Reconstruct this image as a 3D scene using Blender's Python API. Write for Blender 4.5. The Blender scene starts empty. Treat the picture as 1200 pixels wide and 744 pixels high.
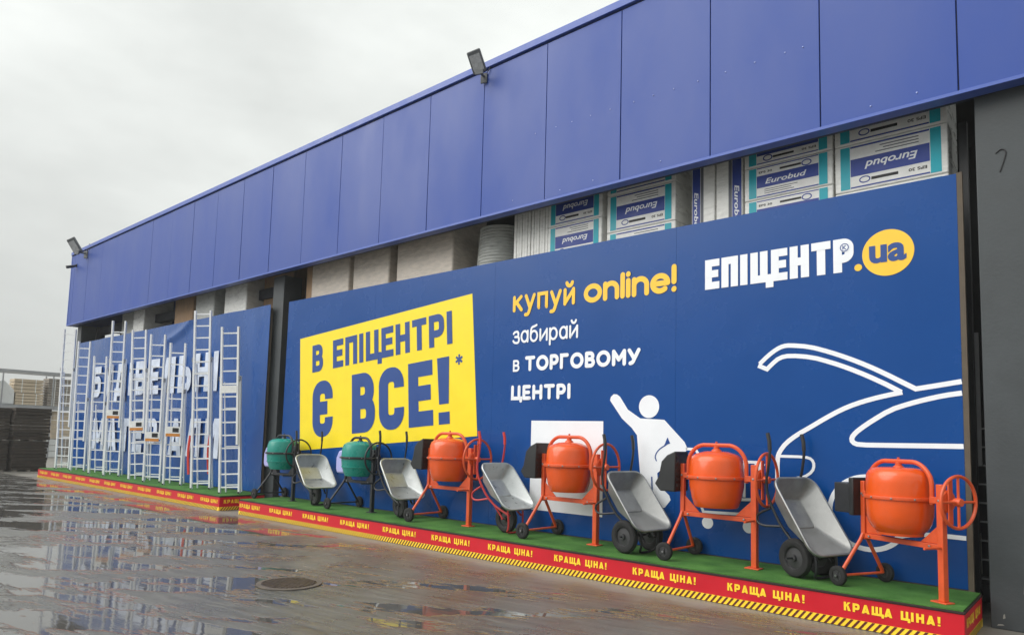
import bpy, bmesh, math, random
from mathutils import Vector, Matrix
random.seed(7)
sc = bpy.context.scene
COL = sc.collection
R = math.radians

# ------------------------------------------------------------------ camera, sky, sun, exposure
cam_d = bpy.data.cameras.new("camera")
cam = bpy.data.objects.new("camera", cam_d); COL.objects.link(cam)
cam_d.sensor_width = 36.0
cam_d.lens = 24.302
cam_d.shift_y = 0.0601
cam_d.clip_start = 0.1; cam_d.clip_end = 3000
r_ = Vector((0.755386, 0.654734, 0.026740)); d_ = Vector((-0.036494, 0.082779, -0.995899)); f_ = Vector((-0.654263, 0.751313, 0.086424))
cam.matrix_world = Matrix(((r_.x, -d_.x, -f_.x, 0.0), (r_.y, -d_.y, -f_.y, -8.31), (r_.z, -d_.z, -f_.z, 1.70), (0, 0, 0, 1)))
sc.camera = cam

SUN_EL, SUN_AZ = 42.0, -38.0     # from behind the camera's left shoulder, through the cloud
sun_dir = Vector((math.sin(R(SUN_AZ)) * math.cos(R(SUN_EL)), -math.cos(R(SUN_AZ)) * math.cos(R(SUN_EL)), math.sin(R(SUN_EL))))
sun_d = bpy.data.lights.new("sun", "SUN"); sun = bpy.data.objects.new("sun", sun_d); COL.objects.link(sun)
sun_d.energy = 2.3; sun_d.angle = R(60); sun_d.color = (1.0, 0.97, 0.93)
sun.rotation_euler = (-sun_dir).to_track_quat('-Z', 'Y').to_euler()

world = bpy.data.worlds.new("World"); sc.world = world; world.use_nodes = True
nt = world.node_tree; nt.nodes.clear()
def wn(t, **k):
    n = nt.nodes.new(t)
    for a, b in k.items(): setattr(n, a, b)
    return n
out = wn("ShaderNodeOutputWorld"); bg = wn("ShaderNodeBackground")
sky = wn("ShaderNodeTexSky", sky_type='NISHITA', sun_disc=False)
sky.sun_elevation = R(SUN_EL); sky.sun_rotation = math.atan2(sun_dir.x, sun_dir.y)
sky.air_density = 1.0; sky.dust_density = 3.0
hs = wn("ShaderNodeHueSaturation"); hs.inputs['Saturation'].default_value = 0.12
tc = wn("ShaderNodeTexCoord"); sep = wn("ShaderNodeSeparateXYZ")
mp = wn("ShaderNodeMapping"); mp.inputs['Scale'].default_value = (1.0, 1.0, 2.6)
nz = wn("ShaderNodeTexNoise"); nz.inputs['Scale'].default_value = 1.7; nz.inputs['Detail'].default_value = 5; nz.inputs['Roughness'].default_value = 0.55
ov = wn("ShaderNodeMapRange"); ov.inputs['From Min'].default_value = 0.0; ov.inputs['From Max'].default_value = 1.0
ov.inputs['To Min'].default_value = 4.0; ov.inputs['To Max'].default_value = 9.5      # overcast: brighter overhead
cl = wn("ShaderNodeMapRange"); cl.inputs['From Min'].default_value = 0.3; cl.inputs['From Max'].default_value = 0.7
cl.inputs['To Min'].default_value = 0.70; cl.inputs['To Max'].default_value = 1.06
mul = wn("ShaderNodeMath", operation='MULTIPLY')
comb = wn("ShaderNodeMix", data_type='RGBA', blend_type='MULTIPLY'); comb.inputs[0].default_value = 1.0
comb.inputs[6].default_value = (0.965, 1.0, 0.965, 1)
mix = wn("ShaderNodeMix", data_type='RGBA'); mix.inputs[0].default_value = 0.86
L = nt.links.new
L(tc.outputs['Generated'], sep.inputs[0]); L(tc.outputs['Generated'], mp.inputs[0]); L(mp.outputs[0], nz.inputs['Vector'])
L(sep.outputs['Z'], ov.inputs['Value']); L(nz.outputs['Fac'], cl.inputs['Value'])
L(ov.outputs[0], mul.inputs[0]); L(cl.outputs[0], mul.inputs[1])
L(mul.outputs[0], comb.inputs[7]); L(sky.outputs[0], hs.inputs['Color'])
L(hs.outputs[0], mix.inputs[6]); L(comb.outputs[2], mix.inputs[7]); L(mix.outputs[2], bg.inputs['Color'])
bg.inputs['Strength'].default_value = 0.15
L(bg.outputs[0], out.inputs['Surface'])

sc.view_settings.view_transform = 'Standard'; sc.view_settings.look = 'None'
sc.view_settings.exposure = 0.18; sc.view_settings.gamma = 1.0
sc.render.engine = 'CYCLES'
sc.cycles.max_bounces = 6

# ------------------------------------------------------------------ materials
def S(r, g, b):
    f = lambda c: c / 12.92 if c <= 0.04045 else ((c + 0.055) / 1.055) ** 2.4
    return (f(r / 255), f(g / 255), f(b / 255), 1)
MATS = {}
def mat(name, col, rough=0.5, metal=0.0, var=0.12, vscale=3.0, bump=0.0, bscale=40.0, spec=0.5, rvar=0.1, stretch=(1, 1, 1), coat=0.0):
    """principled surface whose colour and roughness drift with object-space noise"""
    m = bpy.data.materials.new(name); m.use_nodes = True
    n = m.node_tree.nodes; l = m.node_tree.links
    p = n['Principled BSDF']
    p.inputs['Metallic'].default_value = metal; p.inputs['Specular IOR Level'].default_value = spec
    p.inputs['Coat Weight'].default_value = coat
    t = n.new("ShaderNodeTexCoord"); mpn = n.new("ShaderNodeMapping"); mpn.inputs['Scale'].default_value = stretch
    l.new(t.outputs['Object'], mpn.inputs[0])
    a = n.new("ShaderNodeTexNoise"); a.inputs['Scale'].default_value = vscale; a.inputs['Detail'].default_value = 6; a.inputs['Roughness'].default_value = 0.6
    l.new(mpn.outputs[0], a.inputs['Vector'])
    ra = n.new("ShaderNodeMapRange"); ra.inputs['From Min'].default_value = 0.3; ra.inputs['From Max'].default_value = 0.7
    ra.inputs['To Min'].default_value = 1 - var; ra.inputs['To Max'].default_value = 1 + var
    l.new(a.outputs['Fac'], ra.inputs['Value'])
    mx = n.new("ShaderNodeMix"); mx.data_type = 'RGBA'; mx.blend_type = 'MULTIPLY'; mx.inputs[0].default_value = 1
    mx.inputs[6].default_value = col; l.new(ra.outputs[0], mx.inputs[7]); l.new(mx.outputs[2], p.inputs['Base Color'])
    rr = n.new("ShaderNodeMapRange"); rr.inputs['From Min'].default_value = 0.3; rr.inputs['From Max'].default_value = 0.7
    rr.inputs['To Min'].default_value = max(0.02, rough - rvar); rr.inputs['To Max'].default_value = min(1, rough + rvar)
    l.new(a.outputs['Fac'], rr.inputs['Value']); l.new(rr.outputs[0], p.inputs['Roughness'])
    if bump > 0:
        b = n.new("ShaderNodeTexNoise"); b.inputs['Scale'].default_value = bscale; b.inputs['Detail'].default_value = 4
        l.new(mpn.outputs[0], b.inputs['Vector'])
        bp = n.new("ShaderNodeBump"); bp.inputs['Strength'].default_value = bump; bp.inputs['Distance'].default_value = 0.02
        l.new(b.outputs['Fac'], bp.inputs['Height']); l.new(bp.outputs[0], p.inputs['Normal'])
    MATS[name] = m
    return m
mat('fascia_blue', S(20, 64, 150), 0.45, var=0.05, vscale=0.7, bump=0.05, bscale=1.5, stretch=(1, 1, .4), spec=0.5)
mat('fascia_trim', S(70, 96, 176), 0.4, var=0.05)
mat('fascia_gap', S(18, 22, 60), 0.7)
mat('screw_metal', S(150, 160, 205), 0.3, metal=0.6)
mat('banner_blue', S(0, 68, 138), 0.26, var=0.05, vscale=0.8, bump=0.2, bscale=1.1, rvar=0.06, spec=0.28)
mat('banner_wrinkled', S(2, 72, 144), 0.26, var=0.10, vscale=0.7, bump=0.8, bscale=1.1, rvar=0.08, stretch=(1.6, 1, .6))
mat('banner_yellow', S(250, 222, 20), 0.42, var=0.04)
mat('banner_white', S(238, 241, 246), 0.42, var=0.03)
mat('banner_pale', S(206, 215, 232), 0.42, var=0.2)
mat('print_blue', S(16, 66, 138), 0.42, var=0.05)
mat('print_amber', S(250, 200, 50), 0.42, var=0.04)
mat('raw_board', S(92, 82, 70), 0.8, var=0.2, vscale=8)
mat('red_vinyl', S(198, 2, 30), 0.45, var=0.08, vscale=2)
mat('vinyl_yellow', S(255, 214, 50), 0.4, var=0.06)
mat('hazard_dark', S(90, 30, 20), 0.5)
mat('plinth_edge', S(40, 20, 20), 0.7, var=0.3)
mat('orange_paint', S(224, 84, 14), 0.22, var=0.07, vscale=6, rvar=0.06, coat=0.25)
mat('orange_frame', S(212, 84, 38), 0.38, var=0.12, vscale=9)
mat('teal_paint', S(0, 136, 122), 0.3, var=0.08, vscale=6, coat=0.2)
mat('dark_frame', S(32, 34, 38), 0.45, var=0.25)
mat('lavender_plastic', S(172, 172, 225), 0.4, var=0.06)
mat('black_plastic', S(30, 32, 34), 0.45, var=0.2, vscale=6)
mat('rubber', S(22, 22, 23), 0.75, var=0.25, vscale=12)
mat('wheel_rim', S(52, 52, 54), 0.5, var=0.2)
mat('steel', S(150, 150, 152), 0.4, metal=0.9, var=0.2)
mat('galvanized', S(180, 184, 184), 0.36, metal=0.5, var=0.16, vscale=9, bump=0.06, bscale=14, rvar=0.12)
mat('galvanized_dull', S(150, 151, 150), 0.42, metal=0.5, var=0.2, vscale=7, bump=0.08, bscale=14, rvar=0.12)
mat('red_frame', S(190, 52, 52), 0.4, var=0.12)
mat('aluminium', S(246, 247, 248), 0.35, metal=0.0, var=0.04, vscale=5)
mat('label_white', S(240, 240, 238), 0.5, var=0.08, vscale=9)
mat('label_orange', S(215, 140, 60), 0.5)
mat('strap_red', S(215, 60, 45), 0.5)
mat('column_paint', S(62, 67, 70), 0.55, var=0.2, vscale=1.6, bump=0.08, bscale=30)
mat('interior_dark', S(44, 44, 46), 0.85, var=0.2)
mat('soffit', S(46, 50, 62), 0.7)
mat('pack_film', S(240, 240, 236), 0.30, var=0.07, vscale=4, bump=0.8, bscale=7, stretch=(1, 1, 2.5))
mat('pack_film_grey', S(196, 198, 194), 0.35, var=0.16, vscale=6, bump=0.5, bscale=8, stretch=(1, 1, 3))
mat('pack_teal', S(0, 172, 190), 0.45, var=0.08)
mat('pack_navy', S(30, 60, 150), 0.45, var=0.08)
mat('pack_grey_print', S(96, 100, 110), 0.5, var=0.2)
mat('cardboard', S(214, 203, 190), 0.42, var=0.16, vscale=5, bump=1.0, bscale=6, stretch=(1, 1, 3))
mat('cardboard_dark', S(158, 128, 98), 0.75, var=0.2, vscale=4, bump=0.3, bscale=6, stretch=(4, 4, 1))
mat('ink', S(34, 34, 38), 0.6)
mat('timber', S(190, 174, 150), 0.75, var=0.16, vscale=3, stretch=(1, 6, 6))
mat('timber_grey', S(150, 142, 132), 0.75, var=0.2, vscale=3)
mat('slab_dark', S(66, 58, 50), 0.8, var=0.35, vscale=5, bump=0.3, bscale=20)
mat('tarp_white', S(216, 218, 216), 0.6, var=0.1)
mat('lamp_body', S(92, 95, 98), 0.5, var=0.12)
mat('lamp_glass', S(168, 170, 172), 0.18, var=0.2, vscale=30)
mat('rack_grey', S(150, 152, 154), 0.55, var=0.15)
mat('concrete_wall', S(150, 148, 142), 0.85, var=0.15, vscale=1)
mat('iron_ring', S(94, 85, 76), 0.6, var=0.3, vscale=6)
mat('iron_cover', S(70, 58, 48), 0.45, metal=0.3, var=0.25, vscale=8)

def turf_mat():
    m = mat('turf', S(52, 108, 40), 0.9, var=0.0)
    n = m.node_tree.nodes; l = m.node_tree.links; p = n['Principled BSDF']
    t = n.new("ShaderNodeTexCoord")
    a = n.new("ShaderNodeTexNoise"); a.inputs['Scale'].default_value = 130; a.inputs['Detail'].default_value = 3
    b = n.new("ShaderNodeTexNoise"); b.inputs['Scale'].default_value = 2.5; b.inputs['Detail'].default_value = 4
    l.new(t.outputs['Object'], a.inputs['Vector']); l.new(t.outputs['Object'], b.inputs['Vector'])
    rp = n.new("ShaderNodeValToRGB"); e = rp.color_ramp.elements
    e[0].position = 0.3; e[0].color = S(34, 78, 30); e[1].position = 0.72; e[1].color = S(92, 142, 68)
    ad = n.new("ShaderNodeMath"); ad.operation = 'MULTIPLY_ADD'; ad.inputs[1].default_value = 0.6
    l.new(b.outputs['Fac'], ad.inputs[0])
    sc_ = n.new("ShaderNodeMath"); sc_.operation = 'MULTIPLY'; sc_.inputs[1].default_value = 0.4; l.new(a.outputs['Fac'], sc_.inputs[0]); l.new(sc_.outputs[0], ad.inputs[2])
    l.new(ad.outputs[0], rp.inputs[0]); l.new(rp.outputs[0], p.inputs['Base Color'])
    bp = n.new("ShaderNodeBump"); bp.inputs['Strength'].default_value = 0.9; bp.inputs['Distance'].default_value = 0.01
    l.new(a.outputs['Fac'], bp.inputs['Height']); l.new(bp.outputs[0], p.inputs['Normal'])
    p.inputs['Specular IOR Level'].default_value = 0.2
turf_mat()

def ground_mat():
    m = bpy.data.materials.new('wet_concrete'); m.use_nodes = True; MATS['wet_concrete'] = m
    n = m.node_tree.nodes; l = m.node_tree.links; p = n['Principled BSDF']
    def N(t, **k):
        q = n.new(t)
        for a, b in k.items(): setattr(q, a, b)
        return q
    def noise(scale, det, vec, rough=0.55, dist=0.0):
        q = N("ShaderNodeTexNoise"); q.inputs['Scale'].default_value = scale; q.inputs['Detail'].default_value = det
        q.inputs['Roughness'].default_value = rough; q.inputs['Distortion'].default_value = dist
        l.new(vec, q.inputs['Vector']); return q.outputs['Fac']
    def rng(v, a, b, c, d):
        q = N("ShaderNodeMapRange"); q.interpolation_type = 'SMOOTHSTEP'
        for i, x in zip(('From Min', 'From Max', 'To Min', 'To Max'), (a, b, c, d)): q.inputs[i].default_value = x
        l.new(v, q.inputs['Value']); return q.outputs[0]
    def math_(op, a, b):
        q = N("ShaderNodeMath", operation=op)
        for i, v in enumerate((a, b)):
            if isinstance(v, (int, float)): q.inputs[i].default_value = v
            else: l.new(v, q.inputs[i])
        return q.outputs[0]
    t = N("ShaderNodeTexCoord")
    mp1 = N("ShaderNodeMapping"); mp1.vector_type = 'TEXTURE'; mp1.inputs['Rotation'].default_value = (0, 0, R(36)); mp1.inputs['Scale'].default_value = (2.6, 0.75, 1)
    l.new(t.outputs['Object'], mp1.inputs[0])
    # broom marks run across the yard
    mp2 = N("ShaderNodeMapping"); mp2.vector_type = 'TEXTURE'; mp2.inputs['Rotation'].default_value = (0, 0, R(10)); mp2.inputs['Scale'].default_value = (1.5, 0.22, 1)
    l.new(t.outputs['Object'], mp2.inputs[0])
    puddle = noise(1.0, 6, mp1.outputs[0], 0.58, 0.3)
    broom = noise(2.4, 5, mp2.outputs[0], 0.6, 0.3)
    fine = noise(45, 4, t.outputs['Object'], 0.6)
    stain = noise(0.9, 6, t.outputs['Object'], 0.65)
    # dry strip under the stand, puddles further out
    sx = N("ShaderNodeSeparateXYZ"); l.new(t.outputs['Object'], sx.inputs[0])
    wob = math_('MULTIPLY_ADD', stain, 0.8); 
    wob.node.inputs[2].default_value = -0.4
    yy = math_('ADD', sx.outputs['Y'], wob)
    nearwall = rng(yy, -1.55, -1.15, 0.0, 1.0)
    farleft = rng(math_('ADD', math_('MULTIPLY', sx.outputs['X'], -0.6), math_('MULTIPLY', sx.outputs['Y'], -0.8)), 5.2, 8.6, -0.08, 0.022)   # the yard drains to the far corner
    pw = math_('ADD', math_('ADD', puddle, farleft), math_('MULTIPLY', math_('SUBTRACT', broom, 0.5), 0.30))
    wet = rng(pw, 0.485, 0.53, 0.0, 1.0)                      # 1 = standing water
    wet = math_('MULTIPLY', wet, math_('SUBTRACT', 1.0, math_('MULTIPLY', nearwall, 0.8)))
    # colour
    ramp = N("ShaderNodeValToRGB"); e = ramp.color_ramp.elements
    e[0].position = 0.3; e[0].color = S(52, 52, 50); e[1].position = 0.7; e[1].color = S(118, 116, 110)
    cv = math_('ADD', math_('MULTIPLY', stain, 0.35), math_('ADD', math_('MULTIPLY', broom, 0.5), math_('MULTIPLY', fine, 0.15)))
    l.new(cv, ramp.inputs[0])
    dry = N("ShaderNodeMix", data_type='RGBA'); l.new(math_('MULTIPLY', nearwall, 0.7), dry.inputs[0]); l.new(ramp.outputs[0], dry.inputs[6]); dry.inputs[7].default_value = S(140, 136, 128)
    wc = N("ShaderNodeMix", data_type='RGBA'); l.new(wet, wc.inputs[0]); l.new(dry.outputs[2], wc.inputs[6]); wc.inputs[7].default_value = S(84, 82, 79)
    l.new(wc.outputs[2], p.inputs['Base Color'])
    damp = rng(stain, 0.35, 0.65, 0.22, 0.40)
    damp = math_('ADD', damp, math_('MULTIPLY', nearwall, 0.2))
    rr = N("ShaderNodeMix", data_type='FLOAT'); l.new(wet, rr.inputs[0]); l.new(damp, rr.inputs[2]); rr.inputs[3].default_value = 0.02
    l.new(rr.outputs[0], p.inputs['Roughness'])
    p.inputs['Specular IOR Level'].default_value = 0.6
    # relief: broom lines where no water stands, slow ripples in the film
    h1 = math_('MULTIPLY', math_('ADD', math_('MULTIPLY', broom, 0.7), math_('MULTIPLY', fine, 0.12)), math_('SUBTRACT', 1.0, math_('MULTIPLY', wet, 0.985)))
    b1 = N("ShaderNodeBump"); b1.inputs['Strength'].default_value = 1.0; b1.inputs['Distance'].default_value = 0.028
    l.new(h1, b1.inputs['Height'])
    rip = noise(1.6, 3, mp2.outputs[0], 0.5, 0.5)
    b2 = N("ShaderNodeBump"); b2.inputs['Strength'].default_value = 0.022; b2.inputs['Distance'].default_value = 0.03
    l.new(rip, b2.inputs['Height']); l.new(b1.outputs[0], b2.inputs['Normal']); l.new(b2.outputs[0], p.inputs['Normal'])
ground_mat()

# ------------------------------------------------------------------ mesh helpers
class MB:
    """collects shapes into one mesh"""
    def __init__(s): s.bm = bmesh.new(); s.mi = 0
    def faces_mat(s, fs, smooth=False):
        for f in fs: f.material_index = s.mi; f.smooth = smooth
    def box(s, x0, x1, y0, y1, z0, z1, M=None):
        vs = [s.bm.verts.new((x, y, z)) for z in (z0, z1) for y in (y0, y1) for x in (x0, x1)]
        fs = [s.bm.faces.new([vs[i] for i in q]) for q in ((0, 2, 3, 1), (4, 5, 7, 6), (0, 1, 5, 4), (2, 6, 7, 3), (0, 4, 6, 2), (1, 3, 7, 5))]
        if M is not None:
            for v in vs: v.co = M @ v.co
        s.faces_mat(fs); return s
    def tube(s, pts, r, n=8, cap=True, closed=False):
        pts = [Vector(p) for p in pts]; k = len(pts); rings = []
        rr = r if isinstance(r, (list, tuple)) else [r] * k
        T0 = None; nrm = None
        for i, p in enumerate(pts):
            if closed: t = pts[(i + 1) % k] - pts[i - 1]
            else: t = (pts[min(i + 1, k - 1)] - pts[max(i - 1, 0)])
            t.normalize()
            if nrm is None:
                a = Vector((0, 0, 1)) if abs(t.z) < 0.9 else Vector((1, 0, 0))
                nrm = (a - t * a.dot(t)).normalized()
            else:
                nrm = (nrm - t * nrm.dot(t)).normalized()
            b = t.cross(nrm)
            # keep the thickness through a bend
            rings.append([s.bm.verts.new(p + (nrm * math.cos(2 * math.pi * j / n) + b * math.sin(2 * math.pi * j / n)) * rr[i]) for j in range(n)])
        fs = []
        rng_ = range(k) if closed else range(k - 1)
        for i in rng_:
            A, B = rings[i], rings[(i + 1) % k]
            off = 0
            if closed and i == k - 1:
                off = min(range(n), key=lambda o: sum((A[j].co - B[(j + o) % n].co).length for j in range(n)))
            for j in range(n): fs.append(s.bm.faces.new((A[j], A[(j + 1) % n], B[(j + 1 + off) % n], B[(j + off) % n])))
        s.faces_mat(fs, True)
        if cap and not closed:
            s.faces_mat([s.bm.faces.new(rings[0][::-1]), s.bm.faces.new(rings[-1])])
        return s
    def lathe(s, prof, n=32, M=None, cap=True):
        """prof: (radius, height) list about the Z axis"""
        rings = []
        for r, z in prof:
            rings.append([s.bm.verts.new((r * math.cos(2 * math.pi * j / n), r * math.sin(2 * math.pi * j / n), z)) for j in range(n)])
        fs = []
        for A, B in zip(rings, rings[1:]):
            for j in range(n): fs.append(s.bm.faces.new((A[j], A[(j + 1) % n], B[(j + 1) % n], B[j])))
        s.faces_mat(fs, True)
        if cap: s.faces_mat([s.bm.faces.new(rings[0][::-1]), s.bm.faces.new(rings[-1])])
        if M is not None:
            for rg in rings:
                for v in rg: v.co = M @ v.co
        return s
    def prism(s, poly, y0, y1, M=None):
        """poly in x,z extruded along y"""
        a = [s.bm.verts.new((x, y0, z)) for x, z in poly]; b = [s.bm.verts.new((x, y1, z)) for x, z in poly]
        k = len(poly); fs = [s.bm.faces.new(a), s.bm.faces.new(b[::-1])]
        for i in range(k): fs.append(s.bm.faces.new((a[i], b[i], b[(i + 1) % k], a[(i + 1) % k])))
        if M is not None:
            for v in a + b: v.co = M @ v.co
        s.faces_mat(fs); return s
    def loft(s, loops, cap_end=True, smooth=True):
        rings = [[s.bm.verts.new(p) for p in lp] for lp in loops]; fs = []
        for A, B in zip(rings, rings[1:]):
            k = len(A)
            for j in range(k): fs.append(s.bm.faces.new((A[j], A[(j + 1) % k], B[(j + 1) % k], B[j])))
        s.faces_mat(fs, smooth)
        if cap_end: s.faces_mat([s.bm.faces.new(rings[-1])], smooth)
        return s
    def sheet(s, poly, off):
        """flat printed shape on the banner plane: poly in x,z, 'off' metres proud of y=0"""
        vs = [s.bm.verts.new((x, -off, z)) for x, z in poly]
        s.faces_mat([s.bm.faces.new(vs)]); return s
    def ribbon(s, pts, w, off, closed=False):
        P = [Vector(p) for p in pts]; k = len(P); l = []; r = []
        for i in range(k):
            if closed: a, b = P[i] - P[i - 1], P[(i + 1) % k] - P[i]
            else:
                a = P[i] - P[i - 1] if i else P[1] - P[0]; b = P[i + 1] - P[i] if i < k - 1 else a
            a = a.normalized(); b = b.normalized(); na = Vector((-a.y, a.x)); nb = Vector((-b.y, b.x))
            m = (na + nb)
            m = na if m.length < 1e-3 else m.normalized()
            m = m * (w / 2 / max(0.35, m.dot(na)))
            l.append(P[i] + m); r.append(P[i] - m)
        lv = [s.bm.verts.new((p.x, -off, p.y)) for p in l]; rv = [s.bm.verts.new((p.x, -off, p.y)) for p in r]
        fs = []
        for i in (range(k) if closed else range(k - 1)):
            j = (i + 1) % k; fs.append(s.bm.faces.new((rv[i], rv[j], lv[j], lv[i])))
        s.faces_mat(fs); return s
    def mesh(s, name, mats, sharp=35, recalc=True):
        if recalc: bmesh.ops.recalc_face_normals(s.bm, faces=s.bm.faces[:])
        me = bpy.data.meshes.new(name); s.bm.to_mesh(me); s.bm.free()
        for m in (mats if isinstance(mats, (list, tuple)) else [mats]): me.materials.append(MATS[m])
        me.set_sharp_from_angle(angle=R(sharp))
        return me
    def build(s, name, mats, parent=None, bevel=0.0, recalc=True):
        return put(name, s.mesh(name, mats, recalc=recalc), parent, bevel)
def put(name, me, parent=None, bevel=0.0, loc=None):
    o = bpy.data.objects.new(name, me); COL.objects.link(o)
    if parent is not None: o.parent = parent
    if loc is not None: o.location = loc
    if bevel > 0:
        b = o.modifiers.new('bevel', 'BEVEL'); b.width = bevel; b.segments = 2; b.limit_method = 'ANGLE'; b.angle_limit = R(40)
    return o
def tag(o, label=None, cat=None, group=None, kind=None):
    if label: o['label'] = label
    if cat: o['category'] = cat
    if group: o['group'] = group
    if kind: o['kind'] = kind
    return o
def thing(name, label, cat, loc=(0, 0, 0), rz=0.0, group=None, scale=1.0):
    o = bpy.data.objects.new(name, None); COL.objects.link(o); o.empty_display_size = 0.2
    o.location = loc; o.rotation_euler = (0, 0, rz); o.scale = (scale,) * 3
    return tag(o, label, cat, group)
def copy_tree(o, parent=None):
    c = o.copy(); COL.objects.link(c)
    if parent is not None: c.parent = parent; c.matrix_parent_inverse = o.matrix_parent_inverse.copy()
    for ch in list(o.children): copy_tree(ch, c)
    return c
def arc(cx, cy, r, a0, a1, n=6):
    return [(cx + r * math.cos(R(a0 + (a1 - a0) * i / n)), cy + r * math.sin(R(a0 + (a1 - a0) * i / n))) for i in range(n + 1)]
def smooth(pts, it=2):
    for _ in range(it):
        q = [pts[0]]
        for a, b in zip(pts, pts[1:]):
            q.append(tuple(x * .75 + y * .25 for x, y in zip(a, b))); q.append(tuple(x * .25 + y * .75 for x, y in zip(a, b)))
        q.append(pts[-1]); pts = q
    return pts

# ------------------------------------------------------------------ lettering
def glyph(ch, w, h, s):
    """condensed block letter -> list of ('r', pts, closed) ribbons and ('p', poly)"""
    a = s / 2; Lx = a; Rx = w - a; T = h - a; B = a; M = h * 0.51; r = min(w * 0.38, h * .2) - a * .3
    r = max(r, a * .9)
    st = lambda x: ('r', [(x, 0), (x, h)], False)
    bar = lambda z, x0=0.0, x1=None: ('r', [(x0, z), (w if x1 is None else x1, z)], False)
    def bowl(z0, z1, x=Rx):
        rr = min(r, (z1 - z0) / 2 * .98)
        return ('r', [(0.0, z1)] + arc(x - rr, z1 - rr, rr, 90, 0) + arc(x - rr, z0 + rr, rr, 0, -90) + [(0.0, z0)], False)
    if ch in 'ВB': return [st(Lx), bowl(M, T, Rx - s * .12), bowl(B, M)]
    if ch == 'Е': return [st(Lx), bar(T), bar(M, 0, w * .92), bar(B)]
    if ch == 'П': return [st(Lx), st(Rx), bar(T)]
    if ch == 'І': return [st(Lx)]
    if ch == 'Ц': return [st(Lx), st(Rx - s * .15), bar(B, 0, w + s * .35), ('r', [(w + s * .1, s * .9), (w + s * .1, -s * .75)], False)]
    if ch == 'Щ': return [st(Lx), st(w / 2), st(Rx), bar(B, 0, w + s * .5), ('r', [(w + s * .3, s * .9), (w + s * .3, -s * .75)], False)]
    if ch == 'Н': return [st(Lx), st(Rx), bar(M)]
    if ch == 'Т': return [bar(T), ('r', [(w / 2, 0), (w / 2, h)], False)]
    if ch == 'Р': return [st(Lx), bowl(h * .40, T)]
    if ch == 'Ь': return [st(Lx), bowl(B, h * .56)]
    if ch == 'Б': return [st(Lx), bowl(B, h * .56), bar(T, 0, w * .95)]
    if ch in 'ЄС':
        g = [('r', [(Rx, min(h * .66, T - r - .01))] + arc(Rx - r, T - r, r, 0, 90) + arc(Lx + r, T - r, r, 90, 180) + arc(Lx + r, B + r, r, 180, 270) + arc(Rx - r, B + r, r, 270, 360) + [(Rx, max(h * .34, B + r + .01))], False)]
        if ch == 'Є': g.append(bar(M, s * .5, w * .74))
        return g
    if ch == '!': return [('p', [(s * .12, h * .30), (s * 1.0, h * .30), (s * 1.12, h), (0, h)]), ('p', [(s * .06, 0), (s * 1.06, 0), (s * 1.06, h * .18), (s * .06, h * .18)])]
    if ch == 'К': return [st(Lx), ('p', [(s * .9, h * .42), (w, h), (w - s * 1.2, h), (s * .9, h * .64)]), ('p', [(s * 1.2, h * .56), (s * 2.0, h * .66), (w + s * .05, 0), (w - s * 1.2, 0)])]
    if ch == 'А': return [('p', [(0, 0), (s * 1.05, 0), (w / 2 + s * .5, h), (w / 2 - s * .5, h)]), ('p', [(w - s * 1.05, 0), (w, 0), (w / 2 + s * .5, h), (w / 2 - s * .5, h)]), bar(h * .24, w * .18, w * .82)]
    if ch == 'У': return [('p', [(0, h), (s, h), (w * .62, h * .36), (w * .42, h * .36)]), ('p', [(w - s, h), (w, h), (w * .48, 0), (w * .48 - s, 0)])]
    if ch == 'Л': return [st(Rx), bar(T, w * .25), ('p', [(0, 0), (s, 0), (w * .25 + s, h), (w * .25, h)])]
    if ch == 'Д': return [('r', [(Rx - s * .3, 0), (Rx - s * .3, h)], False), bar(T, w * .22, w - s * .3), ('p', [(s * .4, s * .5), (s * 1.3, s * .5), (w * .25 + s, h), (w * .25, h)]), bar(B), ('r', [(a, s * .8), (a, -s * .6)], False), ('r', [(Rx, s * .8), (Rx, -s * .6)], False)]
    if ch == 'М': return [st(Lx), st(Rx), ('p', [(s * .3, h), (s * 1.2, h), (w / 2 + s * .4, h * .2), (w / 2 - s * .4, h * .2)]), ('p', [(w - s * 1.2, h), (w - s * .3, h), (w / 2 + s * .4, h * .2), (w / 2 - s * .4, h * .2)])]
    if ch == 'И': return [st(Lx), st(Rx), ('p', [(s * .4, 0), (s * 1.2, 0), (w - s * .4, h), (w - s * 1.2, h)])]
    return []
WID = {'І': None, '!': None, ' ': .55, 'М': 1.3, 'Щ': 1.42, 'Н': 1.02, 'Е': .9, 'Т': .98, 'Д': 1.15, 'Л': 1.05, 'А': 1.1, 'Ц': 1.05}
def block_text(text, x0, x1, z0, h, s, gap, off, rot=0.0, pivot=None):
    """condensed heavy lettering fitted between x0 and x1; returns an MB"""
    mb = MB(); fixed = sum(s * 1.1 for c in text if c in 'І!') + gap * (len(text) - 1)
    fl = sum(WID.get(c, 1.0) for c in text if c not in 'І!')
    w = (x1 - x0 - fixed) / max(fl, 1e-6); x = x0; k = 0
    c, sn = math.cos(rot), math.sin(rot); px, pz = pivot or (x0, z0)
    tr = lambda p: (px + (p[0] - px) * c - (p[1] - pz) * sn, pz + (p[0] - px) * sn + (p[1] - pz) * c)
    for ch in text:
        gw = s * 1.1 if ch in 'І!' else w * WID.get(ch, 1.0)
        if ch == ' ': x += gw + gap; continue
        for g in glyph(ch, gw, h, s):
            k += 1; o = off + (k % 7) * 0.0004
            pts = [tr((x + p[0], z0 + p[1])) for p in g[1]]
            if g[0] == 'r': mb.ribbon(pts, s, o, g[2])
            else: mb.sheet(pts, o)
        x += gw + gap
    return mb
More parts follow.
